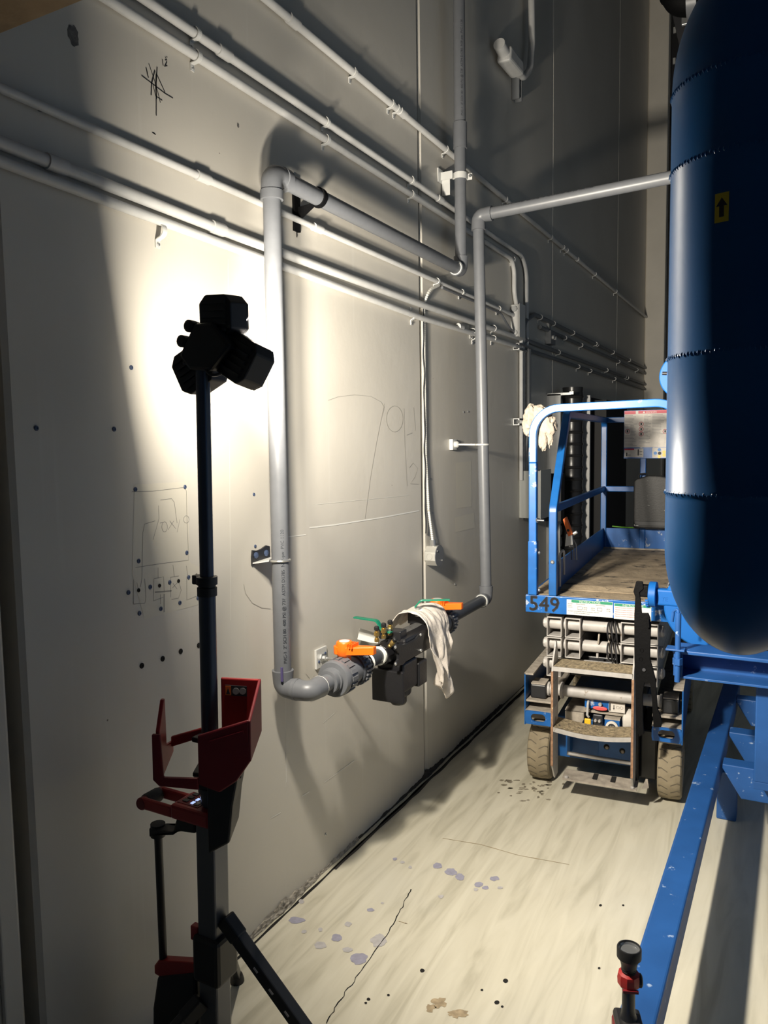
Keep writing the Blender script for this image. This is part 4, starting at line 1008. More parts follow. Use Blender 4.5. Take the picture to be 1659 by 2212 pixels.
# chassis side channels
for s_ in (0, 1):
    x0 = 0.0 if s_ == 0 else .744; 
    sl(MB().box((x0, -.18, .335), (x0 + .006, 1.62, .60)), 'side_plate', 'lift_blue_plain')
    xf = (0, .045) if s_ == 0 else (.705, .750)
    sl(MB().box((xf[0], -.18, .594), (xf[1], 1.62, .602)), 'top_flange', 'lift_dusty')
    xs = (.006, .135) if s_ == 0 else (.612, .744)
    sl(MB().box((xs[0], -.17, .452), (xs[1], 1.4, .462)), 'guide_shelf', 'lift_dusty', bevel=.002)
    sl(MB().box((xs[0], -.18, .408), (xs[1], 1.4, .414)), 'ledge', 'lift_dusty')
    # front bumper plate with slotted hole
    n = 24; cx = (xs[0]+xs[1])/2; W_ = (xs[1]-xs[0])/2; cz = .376; hz = .036
    outer = []; inner = []
    for i in range(n):
        a = 2*PI*i/n; ca, sa = math.cos(a), math.sin(a)
        k = max(abs(ca)/W_, abs(sa)/hz); outer.append((cx + ca/k, cz + sa/k))
        inner.append((cx + (.016 if ca > 0 else -.016) + .021*ca, cz + .021*sa))
    vs = [(a, -.18, b) for a, b in outer] + [(a, -.18, b) for a, b in inner] + [(a, -.168, b) for a, b in inner]
    fs = [(i, (i+1) % n, n+(i+1) % n, n+i) for i in range(n)] + [(n+i, n+(i+1) % n, 2*n+(i+1) % n, 2*n+i) for i in range(n)]
    sl(MB().add(vs, fs), 'bumper_plate', 'lift_blue')
    sl(MB().box((xs[0]+.01, -.12, .352), (xs[1]-.02, -.115, .385)), 'tie_down_ring', 'lift_dusty', bevel=.004)
    sl(MB().box((xs[0]+.03, -.16, .325), (xs[1]+(.004 if s_ else -.01), -.10, .338)), 'pothole_guard', 'lift_dusty', bevel=.004)
    # slide block
    xb = (.022, .100) if s_ == 0 else (.655, .730)
    sl(MB().box((xb[0], -.14, .465), (xb[1], -.04, .535)), 'slide_block', 'black_satin', bevel=.006)
    sl(MB().box((xb[0]+.003, -.138, .536), (xb[1]-.003, -.042, .542)), 'slide_pad', 'lift_dusty')
    sl(MB().lathe(((.100 if s_ == 0 else .640), -.09, .505), (1,0,0), [(.03, 0), (.036, .002), (.036, .012), (.03, .014)], n=24), 'bearing', 'lift_grey', smooth=True, angle=30)
    xw = .015 if s_ == 0 else .7
sl(MB().box((.12, .05, .10), (.532, 1.2, .32)), 'underframe', 'lift_blue_plain', bevel=.004)
sl(MB().box((.5485, -.06, .09), (.630, .30, .345)), 'shade_filler', 'black_satin', bevel=.01)  # black box added to stand for the shade right of the ladder
sl(MB().cyl((.10, -.09, .505), (.66, -.09, .505), .029, n=24), 'cross_shaft', 'lift_grey', smooth=True)
sl(MB().lathe((.165, -.09, .505), (1,0,0), [(.029, 0), (.042, .002), (.042, .014), (.03, .016)], n=24), 'shaft_collar', 'lift_grey', smooth=True, angle=30)
# scissor stack: square tubes with open ends
def arm(x0, x1, z0, z1, ya, yb):
    w = .005; mb = MB()
    o = [(x0, z0), (x1, z0), (x1, z1), (x0, z1)]; i_ = [(x0+w, z0+w), (x1-w, z0+w), (x1-w, z1-w), (x0+w, z1-w)]
    vs = [(a, ya, b) for a, b in o] + [(a, ya, b) for a, b in i_] + [(a, yb, b) for a, b in o] + [(a, yb, b) for a, b in i_]
    fs = []
    for k in range(4):
        j = (k+1) % 4
        fs += [(k, j, 4+j, 4+k), (k, 8+k, 8+j, j), (4+k, 4+j, 12+j, 12+k), (8+k, 12+k, 12+j, 8+j)]
    mb.add(vs, fs)
    return sl(mb, 'scissor_arm', 'lift_grey', bevel=.002)
for (z0, z1) in ((.785, .885), (.683, .781), (.580, .678)):
    for (x0, x1) in ((.099, .174), (.190, .266), (.458, .540), (.556, .631)):
        if z0 < .6 and x0 > .15: continue
        arm(x0, x1, z0, z1, -.12, 1.45)
    zc = (z0+z1)/2 + .008
    sl(MB().cyl((.083, -.065, zc), (.650, -.065, zc), .029, n=24), 'pivot_pin', 'lift_grey', smooth=True)
    for x, sg in ((.083, -1), (.648, 1)):
        sl(MB().lathe((x, -.065, zc), (sg,0,0), [(.026, 0), (.026, .006), (.018, .010), (.015, .012)], n=8), 'pin_bolt', 'lift_grey')
for (z0, z1) in ((.580, .678),): arm(.556, .631, z0, z1, -.12, 1.45)
for z in (.835, .735):
    for k in range(3):
        sl(MB().ring((.405 + .014*k, -.085, z - .008), (1, .15*(k-1), .1), .046 + .004*k, .0045, n=26, k=6), 'cable_loop', 'steel_dark', smooth=True)
for x in (.345, .395):
    sl(MB().prism([(x, -.10, .762), (x+.008, -.10, .762), (x+.012, -.10, .808), (x+.004, -.10, .812)], (0, .02, 0)), 'pin_lug', 'lift_dusty', bevel=.002)
    sl(MB().cyl((x, -.09, .690), (x, -.09, .712), .006, n=8), 'pin_bolt', 'lift_grey')
sl(MB().box((.19, .0, .56), (.60, .5, .675)), 'cylinder_housing', 'black_satin', bevel=.01)
# ladder
LY0, LY1 = -.30, -.17
poly_l = [(LY0, .66), (LY0, .19), (-.235, .105), (LY1, .105), (LY1, .70), (-.205, .79), (-.225, .79), (-.235, .765), (LY0 + .01, .70)]
for x in (.160, .532):
    o = sl(MB().prism([(x, y, z) for y, z in poly_l], (.008, 0, 0)), 'ladder_plate', 'lift_grey', bevel=.001)
    sl(MB().box((x-.0015, LY0-.002, .19), (x+.0095, LY0+.003, .66)), 'plate_edge', 'rust_edge', o)
    if x < .3: sl(MB().box((x+.0082, -.27, .47), (x+.0090, -.20, .60)), 'label', 'label_grey', o)
    sl(MB().cyl((x+.004, -.23, .40), (x+.0092, -.23, .40), .016, n=16), 'plate_hole', 'lift_dusty', o)
def step(z, sag, name='ladder_step', th=.022):
    N = 12; vs = []; fs = []
    for i in range(N+1):
        x = .166 + (.534-.166)*i/N; d = -sag*math.sin(PI*i/N)
        vs += [(x, LY0, z+d), (x, LY1+.02, z+d), (x, LY0, z+d-th), (x, LY1+.02, z+d-.004)]
    for i in range(N):
        a, b = 4*i, 4*i+4
        fs += [(a, b, b+1, a+1), (a, a+2, b+2, b), (a+2, a+3, b+3, b+2), (a+1, b+1, b+3, a+3)]
    fs += [(0,1,3,2), (4*N, 4*N+2, 4*N+3, 4*N+1)]
    o = sl(MB().add(vs, fs), name, 'lift_grey')
    tv = [(p[0], p[1] + (.002 if k % 2 == 0 else -.002), p[2] + .0012) for i in range(N+1) for k, p in enumerate((vs[4*i], vs[4*i+1]))]
    sl(MB().add(tv, [(2*i, 2*i+2, 2*i+3, 2*i+1) for i in range(N)]), 'step_tread', 'step_tread', o)
step(.685, 0.0); step(.385, .018)
o = sl(MB().prism([(.205, -.265, .112), (.555, -.265, .112), (.555, -.16, .118), (.205, -.16, .118)], (0, 0, .008)), 'ladder_foot_plate', 'lift_dusty')
for x in (.225, .535): sl(MB().lathe((x, -.25, .120), (0,0,1), [(.010, 0), (.010, .006), (.006, .010)], n=10), 'bolt', 'lift_grey', o)
for x in (.345, .43): sl(MB().box((x, -.23, .1265), (x+.022, -.165, .1275)), 'slot', 'hole_dark', o)
sl(MB().prism([(.575, -.23, .115), (.605, -.21, .115), (.600, -.21, .155), (.590, -.21, .155)], (0, .01, 0)), 'hook', 'lift_dusty')
# control area between ladder plates
sl(MB().box((.283, -.075, .425), (.405, -.06, .470)), 'control_panel', 'lift_blue')
sl(MB().box((.400, -.078, .418), (.478, -.06, .468)), 'control_label', 'label_dirty', bevel=.002)
mb = MB(); mb.box((.403, -.0795, .425), (.409, -.0782, .462)); mb.prism([(.421, -.0795, .440), (.429, -.0795, .440), (.425, -.0795, .430)], (0, .001, 0)); mb.box((.4235, -.0795, .440), (.4265, -.0782, .455)); sl(mb, 'label_print', 'label_ink')
for k in range(2): sl(MB().ring((.444 + .018*k, -.079, .445), (0,1,0), .007, .0008, n=14, k=4), 'label_symbol', 'label_grey')
sl(MB().lathe((.360, -.075, .452), (0,-1,0), [(.008, 0), (.010, .012), (.007, .02)], n=12), 'knob_stem', 'lift_grey')
kn = [( .360 + .036*math.cos(2*PI*i/20), .433 + .010*math.sin(2*PI*i/20)) for i in range(20)]
sl(MB().prism([(a, -.093, b) for a, b in kn], (0, .012, 0)), 'release_knob', 'knob_red', bevel=.003)
sl(MB().tube(fillet([(.302, -.078, .462), (.302, -.100, .455), (.300, -.102, .395), (.306, -.095, .385)], .01), .006, n=8), 'key_strap', 'plate_grey', smooth=True)
sl(MB().box((.286, -.105, .338), (.318, -.096, .378)), 'key_tag', 'tag_yellow', bevel=.004)
sl(MB().box((.283, -.07, .40), (.47, .06, .412)), 'panel_shelf', 'lift_dusty')
sl(MB().prism([(.180, -.05, .33), (.265, -.05, .33), (.275, -.05, .35), (.275, -.05, .385), (.180, -.05, .385)], (0, .20, 0)), 'battery_box', 'lift_dusty', bevel=.004)
sl(MB().prism([(.178, -.045, .388), (.278, -.045, .388), (.285, .10, .42), (.20, .10, .42)], (0, .02, .004)), 'box_lid', 'lift_dusty', bevel=.002)
sl(MB().box((.385, -.10, .325), (.455, .02, .385)), 'charger_block', 'lift_blue')
sl(MB().box((.383, -.102, .386), (.457, .02, .392)), 'charger_cover', 'lift_dusty')
sl(MB().lathe((.420, -.100, .352), (0,-1,0), [(.028, 0), (.030, .003), (.030, .010), (.019, .013), (.018, .004), (.0, .004)], n=28), 'plug_ring', 'label_dirty', smooth=True, angle=30)
sl(MB().lathe((.420, -.104, .352), (0,-1,0), [(.017, 0), (.017, .003)], n=20), 'plug_socket', 'label_ink')
for dx, dz in ((-.006, .004), (.006, .004), (0, -.007)): sl(MB().cyl((.420+dx, -.107, .352+dz), (.420+dx, -.110, .352+dz), .003, n=8), 'plug_pin', 'galvanised')
sl(MB().lathe((.52, -.02, .37), (-1,0,0), [(.0, 0), (.055, .001), (.062, .02), (.062, .05), (.04, .058)], n=24), 'motor_cap', 'label_dirty', smooth=True, angle=30)
sl(MB().box((.320, -.06, .325), (.37, .0, .39)), 'hydraulic_fitting', 'steel_dark', bevel=.006)
for x in (.335, .355): sl(MB().lathe((x, -.06, .36), (0,-1,0), [(.008, 0), (.008, .012), (.005, .018)], n=6), 'hydraulic_port', 'lift_grey')
sl(MB().box((.355, -.10, .195), (.525, -.085, .285)), 'axle_plate', 'lift_blue_plain', bevel=.003)
for x, z in ((.395, .245), (.470, .235)):
    sl(MB().cyl((x, -.1005, z), (x, -.102, z), .014, n=16), 'axle_hole', 'hole_dark')
    sl(MB().lathe((x+.002, -.102, z-.002), (0,-1,0), [(.009, 0), (.009, .005), (.005, .007)], n=6), 'axle_bolt', 'lift_dusty')
sl(MB().cyl((.20, -.09, .180), (.53, -.09, .175), .010, n=12), 'tie_rod', 'lift_grey', smooth=True)
sl(MB().box((.18, -.02, .14), (.20, .30, .33)), 'frame_web', 'lift_blue_plain')
sl(MB().box((.5405, -.17, .10), (.548, .28, .62)), 'frame_web', 'black_satin')  # black colour paints the shaded outer face of this web

# ---- platform
DZ = 1.0
fr = sl(MB().box((0.0, -.155, .91), (.75, -.135, .998)), 'deck_front', 'lift_blue', bevel=.003)
sl(MB().box((0, -.135, .91), (.02, 1.62, .99)), 'deck_side', 'lift_blue_plain'); sl(MB().box((.73, -.135, .91), (.75, 1.62, .99)), 'deck_side', 'lift_blue_plain')
sl(MB().box((.02, -.135, .975), (.73, .36, .999)), 'deck_board', 'deck_ply')
sl(MB().box((.10, .10, 1.0), (.65, 1.60, 1.012)), 'deck_board', 'deck_ply')
sl(MB().prism([(.13, .02, 1.0), (.62, .02, 1.0), (.62, .10, 1.012), (.13, .10, 1.012)], (0, 0, .003)), 'deck_ramp', 'deck_ply')
# 549 decal and instruction labels on the deck front
mb = MB(); w0 = lpx(1139, 1316, -.156); text_on(mb, '549', .104, (.016, -.1565, .921), (1,0,0), (0,0,1), (0,-.0004,0), bold=.0022)
sl(mb, 'number_decal', 'label_ink', fr, label='black number 549')
lab = sl(MB().box((.205, -.1565, .912), (.425, -.155, .988)), 'instruction_label', 'label_white', fr)
sl(MB().box((.228, -.1572, .974), (.423, -.1566, .987)), 'label_header', 'label_green', fr)
mb = MB(); text_on(mb, 'INSTRUCTIONS', .0145, (.265, -.1576, .9755), (1,0,0), (0,0,1)); sl(mb, 'label_title', 'label_white', fr)
mb = MB()
for t_, x, z, s_ in [('Maximum', .210, .965, .006), ('Platform', .210, .957, .006), ('Capacities', .210, .949, .006), ('Platform Retracted', .250, .966, .0058), ('Platform Extended', .345, .966, .0058), ('500 lbs', .286, .950, .0065), ('227 kg', .286, .941, .0065), ('250 lbs', .322, .950, .0065), ('113 kg', .322, .941, .0065), ('250 lbs', .395, .950, .0065), ('113 kg', .395, .941, .0065), ('Occupants and equipment must not exceed the rated load', .212, .930, .0062), ('for indoor use see operator manual', .24, .921, .0052)]:
    text_on(mb, t_, s_, (x, -.1575, z), (1,0,0), (0,0,1))
for x in (.258, .352): 
    for a, b, c_, d_ in ((x, .940, x+.022, .9415), (x, .955, x+.022, .956), (x, .940, x+.001, .956), (x+.021, .940, x+.022, .956)): mb.box((a, -.1575, b), (c_, -.1570, d_))
sl(mb, 'label_print', 'label_ink', fr)
sl(MB().box((.430, -.1565, .908), (.60, -.155, .984)), 'instruction_label', 'label_white', fr)
sl(MB().box((.432, -.1572, .971), (.598, -.1566, .983)), 'label_header', 'label_green', fr)
mb = MB(); text_on(mb, 'INSTRUCTIONS', .0135, (.470, -.1576, .9725), (1,0,0), (0,0,1)); sl(mb, 'label_title', 'label_white', fr)
mb = MB()
for k in range(5): text_on(mb, 'Maximum occupants and platform load', .0062, (.436, -.1575, .962 - .0105*k), (1,0,0), (0,0,1))
sl(mb, 'label_print', 'label_red', fr)
# guard rails
SQ = [(-.019, -.019), (.019, -.019), (.019, .019), (-.019, .019)]
def rail(pts, name, m='lift_blue', r=.0, side=(0,1,0), prof=SQ):
    return sl(MB().sweep(fillet(pts, r, 10) if r else pts, prof, side), name, m, bevel=.004)
rail([(.036, -.145, 1.0), (.036, -.145, 1.27)], 'rail_socket', 'lift_blue', prof=[(-.022, -.022), (.022, -.022), (.022, .022), (-.022, .022)])
rail([(.036, -.145, 1.0), (.036, -.145, 1.66)], 'front_post', 'lift_blue')
rail([(.036, -.145, 1.66), (.036, -.145, 1.922), (.735, -.145, 1.935), (.735, -.145, 1.66)], 'front_hoop', 'rail_worn_highlit', .13)
rail([(.735, -.145, 1.0), (.735, -.145, 1.66)], 'front_post', 'lift_blue')
for z in (1.02, 1.21): sl(MB().lathe((.060, -.135, z), (1,0,0), [(.008, 0), (.008, .006), (.004, .010)], n=6), 'rail_bolt', 'galvanised')
sl(MB().lathe((.055, -.155, 1.375), (1,-.2,0), [(.012, 0), (.014, .004), (.005, .006), (.005, .04)], n=12), 'rail_pin', 'steel_bright')
RXl, RXr, RYb = .135, .705, 1.60
for x in (RXl, RXr):
    rail([(x, -.14, 1.0), (x, -.14, 1.43), (x, .20, 1.905), (x, RYb, 1.905), (x, RYb, 1.0)], 'side_rail', 'lift_blue_plain', .05, (1,0,0), [(-.019, -.019), (.019, -.019), (.019, .019), (-.019, .019)])
    rail([(x, -.14, 1.43), (x, RYb, 1.43)], 'side_mid_rail', 'lift_blue_plain', 0, (1,0,0), [(-.012, -.019), (.012, -.019), (.012, .019), (-.012, .019)])
    sl(MB().box((x - .004, -.10, 1.0), (x + .004, RYb, 1.155)), 'toe_board', 'lift_blue_plain')
sl(MB().lathe((.135, -.1595, 1.17), (0,-1,0), [(.010, 0), (.010, .003), (.006, .007)], n=12), 'rail_bolt', 'steel_bright')
sl(MB().tube(fillet([(.150, -.05, 1.03), (.150, -.05, 1.20), (.158, .02, 1.21), (.158, .02, 1.08)], .02), .006, n=8), 'gate_latch', 'lift_grey', smooth=True)
rail([(RXl, RYb, 1.905), (RXr, RYb, 1.905)], 'rear_rail', 'lift_blue_plain', 0)
rail([(RXl, RYb, 1.43), (RXr, RYb, 1.43)], 'rear_mid_rail', 'lift_blue', 0)
rail([(.395, RYb, 1.0), (.395, RYb, 1.905)], 'rear_post', 'lift_blue', 0)
sl(MB().box((RXl, RYb - .006, 1.01), (RXr, RYb + .006, 1.155)), 'toe_board', 'lift_blue')
sl(MB().box((RXl, RYb - .02, 1.010), (RXr, RYb - .008, 1.022)), 'deck_edge', 'lift_dusty')
# warning board hung on the rear rail
wb = sl(MB().box((.270, RYb - .040, 1.640), (.600, RYb - .034, 1.965)), 'warning_board', 'lift_blue', bevel=.001)
yb = RYb - .0405
def wbq(x0, x1, z0, z1, m, n='board_panel', dy=0.0): sl(MB().box((x0, yb - .0012 - dy, z0), (x1, yb - dy, z1)), n, m, wb)
wbq(.272, .568, 1.715, 1.962, 'label_dirty'); wbq(.272, .345, 1.94, 1.962, 'label_red', 'board_header', .0012); wbq(.362, .566, 1.942, 1.962, 'label_red', 'board_header', .0012)
wbq(.274, .398, 1.648, 1.708, 'label_dirty'); wbq(.274, .338, 1.697, 1.708, 'label_red', 'board_header', .0012); wbq(.455, .545, 1.645, 1.712, 'label_dirty')
wbq(.575, .598, 1.76, 1.96, 'label_white')
mb = MB(); text_on(mb, '\u25B2 DANGER', .017, (.39, yb - .0030, 1.946), (1,0,0), (0,0,1)); sl(mb, 'board_title', 'label_white', wb)
mb = MB()
for cx, n in ((.276, 22), (.366, 20), (.452, 14)):
    for k in range(n):
        z = 1.930 - .0098*k
        if cx == .276 and 6 < k < 14: mb.box((cx+.036, yb - .0018, z), (cx+.036+random.uniform(.02, .036), yb - .0013, z + .0035)); continue
        if cx == .366 and k < 12: mb.box((cx+.034, yb - .0018, z), (cx+.034+random.uniform(.02, .046), yb - .0013, z + .0035)); continue
        mb.box((cx, yb - .0018, z), (cx + random.uniform(.045, .080), yb - .0013, z + .0035))
sl(mb, 'board_print', 'label_grey', wb)
for x, z in ((.293, 1.825), (.382, 1.872), (.382, 1.838), (.382, 1.805), (.535, 1.82)):
    sl(MB().ring((x, yb - .0016, z), (0,1,0), .014, .0016, n=18, k=4), 'prohibition_ring', 'label_red', wb)
    mb = MB(); mb.box((x-.005, yb - .0019, z-.008), (x+.005, yb - .0013, z+.008)); sl(mb, 'pictogram', 'label_ink', wb)
mb = MB()
for x, z in ((.290, 1.668), (.365, 1.672), (.365, 1.690)): mb.box((x-.004, yb-.0019, z-.012), (x+.004, yb-.0013, z+.012)); mb.box((x+.008, yb-.0019, z-.006), (x+.026, yb-.0013, z-.003))
sl(mb, 'pictogram', 'label_ink', wb)
for x, z, m in ((.475, 1.675, 'label_blue'), (.500, 1.698, 'label_blue'), (.502, 1.674, 'label_ink'), (.530, 1.682, 'label_yellow'), (.500, 1.652, 'label_yellow'), (.53, 1.662, 'label_yellow')):
    sl(MB().cyl((x, yb-.0013, z), (x, yb-.0022, z), .011, n=16), 'safety_symbol', m, wb)
# manual case hanging on the rear toe board
t = thing('manual_case', 'black plastic manual case hung on the rear of the lift platform', 'case', SLO + SEX*.46 + SEY*(RYb-.1) + V((0,0,1.17)), (0, 0, _a))
def cs(mb, n, m, parent=None, **k): return mb.build(n, m, parent or t, world=False, **k)
cs(MB().prism([(-.115, -.02, 0), (.135, -.02, 0), (.135, -.02, .335), (.06, -.02, .355), (-.02, -.02, .358), (-.095, -.02, .335), (-.115, -.02, .32)], (0, .07, 0)), 'shell', 'case_black', bevel=.012, seg=3)
cs(MB().box((-.105, -.024, .02), (.125, -.020, .05)), 'lower_band', 'black_satin', bevel=.002)
cs(MB().tube(fillet([(-.085, .015, .33), (-.085, .015, .365), (-.035, .015, .37), (-.035, .015, .345)], .012), .006, n=8), 'handle', 'black_plastic', smooth=True)
cs(MB().box((-.108, -.0225, .018), (-.08, -.0202, .028)), 'maker_plate', 'galvanised')
# green strap over the rear toe board
MB().sweep([SLO + SEX*x + SEY*(RYb - .03 - .02*math.sin(x*9)) + V((0,0,1.172 + .006*math.sin(x*14))) for x in [.20 + .02*k for k in range(20)]], [(-.012, -.003), (.012, -.003), (.012, .003), (-.012, .003)], SEY).build('web_strap', 'strap_green', label='bright green webbing strap along the rear toe board of the lift', cat='strap')
# chain at the entry
ch = sl(MB().ring((.715, -.12, 1.33), (0,1,0), .012, .003, n=12, k=6), 'entry_chain', 'galvanised', smooth=True)
for k in range(14):
    z = 1.305 - .020*k; d = (0, 1, 0) if k % 2 else (1, 0, 0)
    mb = MB(); pts = []
    for i in range(13):
        a = 2*PI*i/12; q = .0065*math.cos(a); w_ = .014*math.sin(a)
        pts.append(V((.683 + (q if k % 2 else 0) + .004*math.sin(k), -.150 + (0 if k % 2 else q), z + w_)))
    mb.tube(pts, .0022, n=6, cap=False); sl(mb, 'chain_link', 'galvanised', ch, smooth=True)
# orange clamp tool hooked on the mid rail
t = thing('bar_clamp', 'orange and steel clamp hooked on the left mid rail of the lift', 'clamp', SLO + SEX*.142 + SEY*.06 + V((0,0,1.20)), (0, 0, _a))
cs(MB().prism([(0, 0, .16), (.018, 0, .175), (.052, 0, .085), (.030, 0, .070)], (0, .03, 0)), 'handle', 'clamp_orange', bevel=.004)
cs(MB().cyl((.028, -.002, .105), (.028, .032, .105), .007, n=12), 'pivot', 'black_plastic')
cs(MB().prism([(.018, .002, .085), (.048, .002, .08), (.052, .002, .03), (.012, .002, .02)], (0, .026, 0)), 'jaw_block', 'label_white', bevel=.003)
for k in range(3): cs(MB().tube(fillet([(.024 + .014*k, .015, .06), (.040 + .014*k, .015, .03), (.044 + .014*k, .015, -.05)], .02), .003, n=6), 'cable', 'black_satin', smooth=True)
cs(MB().lathe((.052, .015, .085), (1,0,.6), [(.009, 0), (.009, .02), (.006, .024)], n=10), 'screw_end', 'galvanised')

# rag on the front hoop corner
def crumple(mb, c, rx, ry, rz, seed, N=44, K=32):
    vs = []; fs = []
    for i in range(K+1):
        th = PI*i/K
        for j in range(N):
            ph = 2*PI*j/N; d = V((math.sin(th)*math.cos(ph), math.sin(th)*math.sin(ph), math.cos(th)))
            q = 1 + .35*noise.noise(d*1.7 + V((seed,0,0))) + .42*(.35 - abs(noise.noise(d*2.6 + V((0,seed,0))))) + .16*(.3 - abs(noise.noise(d*6 + V((0,0,seed)))))
            vs.append(V(c) + V((d.x*rx, d.y*ry, d.z*rz))*q)
    for i in range(K):
        for j in range(N): fs.append((i*N+j, i*N+(j+1) % N, (i+1)*N+(j+1) % N, (i+1)*N+j))
    mb.add(vs, fs)
mb = MB()
W_ = lambda x, y, z: SLO + SEX*x + SEY*y + V((0,0,z))
crumple(mb, W_(.020, -.085, 1.865), .050, .045, .070, 1.3); crumple(mb, W_(.050, -.085, 1.905), .060, .030, .035, 8.3)
crumple(mb, W_(.094, -.105, 1.835), .040, .034, .060, 4.1); crumple(mb, W_(.078, -.12, 1.775), .020, .020, .050, 6.7); crumple(mb, W_(.112, -.11, 1.80), .014, .02, .055, 2.9)
mb.build('rag', 'rag_soiled', smooth=True, angle=180, label='bunched cream rag tied round the top corner of the lift guard rail', cat='rag')

# ================================================================== BLUE TANK, SKID, VALVES
TC = V((1.607, 1.218, 0)); TR = .1045
prof = []
z0, hb = 1.606, .159; zt, ht = 2.243, .165
for i in range(25):
    a = PI/2*i/24; prof.append((max(.002, TR*math.sin(a)), z0 - hb*math.cos(a)))
for z in (1.684,): prof += [(TR, z - .008), (TR, z - .0035), (TR + .0016, z - .0016), (TR + .0018, z + .0016), (TR, z + .0035)]
for z in (1.877, 2.134, 2.240): prof += [(TR, z - .0035), (TR + .0012, z - .0012), (TR + .0012, z + .0012), (TR, z + .0035)]
for i in range(1, 25):
    a = PI/2*i/24; prof.append((max(.002, TR*math.cos(a)), zt + .004 + ht*math.sin(a)))
tank = thing('pressure_tank', 'tall dark blue pressure tank with rounded ends at the right edge', 'tank', (TC.x, TC.y, 1.447))
MB().lathe(TC, (0,0,1), prof, n=96).build('shell', 'tank_blue', tank, smooth=True, angle=50)
for z in (2.134, 2.240, 1.877, 1.684):
    mb = MB()
    for k in range(110):
        a = 2*PI*k/110; d = V((math.cos(a), math.sin(a), 0))
        if d.dot(V((.3, -.95, 0))) < -.2: continue
        s_ = V((-d.y, d.x, 0)); c = TC + d*(TR + .0010) + V((0, 0, z + .0006*math.sin(k*2.7)))
        mb.add([c + s_*.0025, c + V((0,0,.0036)) + d*-.0005, c - s_*.0025, c - V((0,0,.0036)) + d*-.0005, c + d*.0018], [(0,1,4),(1,2,4),(2,3,4),(3,0,4)])
    mb.build('weld_bead', 'tank_blue', tank, smooth=True, angle=60, kind='stuff')
# yellow arrow sticker on the shell
def onshell(th, z, r=TR + .0005): return V((TC.x + r*math.cos(th), TC.y + r*math.sin(th), z))
def hit(u, v):
    r = ray(u, v); a = r.x**2 + r.y**2; dx, dy = CAM.x - TC.x, CAM.y - TC.y
    b = 2*(r.x*dx + r.y*dy); c = dx*dx + dy*dy - TR*TR; t_ = (-b - math.sqrt(b*b - 4*a*c)) / (2*a); p = CAM + r*t_
    return math.atan2(p.y - TC.y, p.x - TC.x), p.z
ta, za_ = hit(1545, 420); tb, zb_ = hit(1574, 477)
mb = MB(); N = 8; vs = []
for i in range(N+1): vs += [onshell(ta + (tb-ta)*i/N, zb_), onshell(ta + (tb-ta)*i/N, za_)]
mb.add(vs, [(2*i, 2*i+2, 2*i+3, 2*i+1) for i in range(N)]); st = mb.build('arrow_sticker', 'sticker_yellow', tank, label='yellow sticker with black upward arrow')
def stp(a, b): return onshell(ta + (tb-ta)*a, zb_ + (za_-zb_)*b, TR + .0009)
MB().add([stp(a, b) for a, b in [(.33,.18),(.67,.18),(.67,.55),(.90,.55),(.5,.84),(.10,.55),(.33,.55)]], [(0,1,2,6),(3,4,5,6,2)]).build('arrow', 'label_ink', st)

# upright carrying the tank, outside the right edge of the view
up = thing('tank_stand', 'blue upright post with arms holding the dark blue tank', 'stand', (1.83, 1.22, 0))
MB().box((1.80, 1.185, 0), (1.87, 1.255, 2.3)).build('post', 'skid_blue', up, bevel=.004)
MB().box((1.74, 1.13, 0), (1.93, 1.31, .012)).build('base_plate', 'skid_blue', up, bevel=.002)
for z in (1.74, 2.09): MB().box((1.7125, 1.20, z), (1.80, 1.24, z + .05)).build('arm', 'skid_blue', up, bevel=.003)
# lower butterfly valve with lever
bv = thing('butterfly_valve', 'blue butterfly valve with a long black lever left of the tank base', 'valve', (1.36, 3.66, .86))
cv = aty(1530, 1312, 3.60)
MB().lathe((cv.x, 3.585, cv.z), (0,1,0), [(.09, 0), (.178, 0), (.184, .006), (.184, .040), (.178, .046), (.09, .046)], n=56).build('body', 'valve_blue', bv, smooth=True, angle=30)
MB().lathe((cv.x, 3.50, cv.z), (0,1,0), [(.07, 0), (.10, .02), (.10, .09)], n=32).build('pipe_stub', 'valve_blue', bv, smooth=True, angle=30)
pn0, pn1 = aty(1460, 1285, 3.605), aty(1413, 1284, 3.605)
MB().box((pn1.x + .008, 3.58, pn1.z - .045), (pn0.x + .06, 3.63, pn1.z + .030)).build('neck', 'valve_blue', bv, bevel=.010, seg=3)
mb = MB(); text_on(mb, 'TE', .026, (pn1.x + .034, 3.5785, pn1.z - .022), (1,0,0), (0,0,1)); nk = mb.build('raised_letters', 'valve_blue', bv)
nk.modifiers.new('s', 'SOLIDIFY').thickness = .004
MB().lathe((pn1.x + .012, 3.605, pn1.z), (-1,0,0), [(.055, 0), (.058, .002), (.058, .030), (.055, .032)], n=32).build('notch_plate', 'valve_blue', bv, smooth=True, angle=30)
for k in range(9):
    a = math.radians(200 + 14*k); MB().box((pn1.x - .030, 3.605 + .057*math.cos(a) - .004, pn1.z + .057*math.sin(a) - .004), (pn1.x - .018, 3.605 + .057*math.cos(a) + .004, pn1.z + .057*math.sin(a) + .004)).build('notch', 'valve_blue', bv)
yl_ = 3.565
poly = [(1374,1256),(1388,1257),(1390,1272),(1381,1280),(1384,1300),(1386,1325),(1400,1325),(1404,1335),(1406,1350),(1404,1400),(1404,1425),(1410,1445),(1416,1470),(1418,1500),(1420,1530),(1426,1545),(1430,1560),(1428,1571),(1412,1571),(1410,1550),(1408,1510),(1404,1475),(1392,1475),(1388,1500),(1389,1560),(1391,1585),(1380,1592),(1374,1560),(1372,1480),(1370,1420),(1370,1328),(1372,1290),(1368,1278)]
MB().prism([aty(u, v, yl_) for u, v in poly], (0, .014, 0)).build('lever', 'iron_black', bv, bevel=.002)
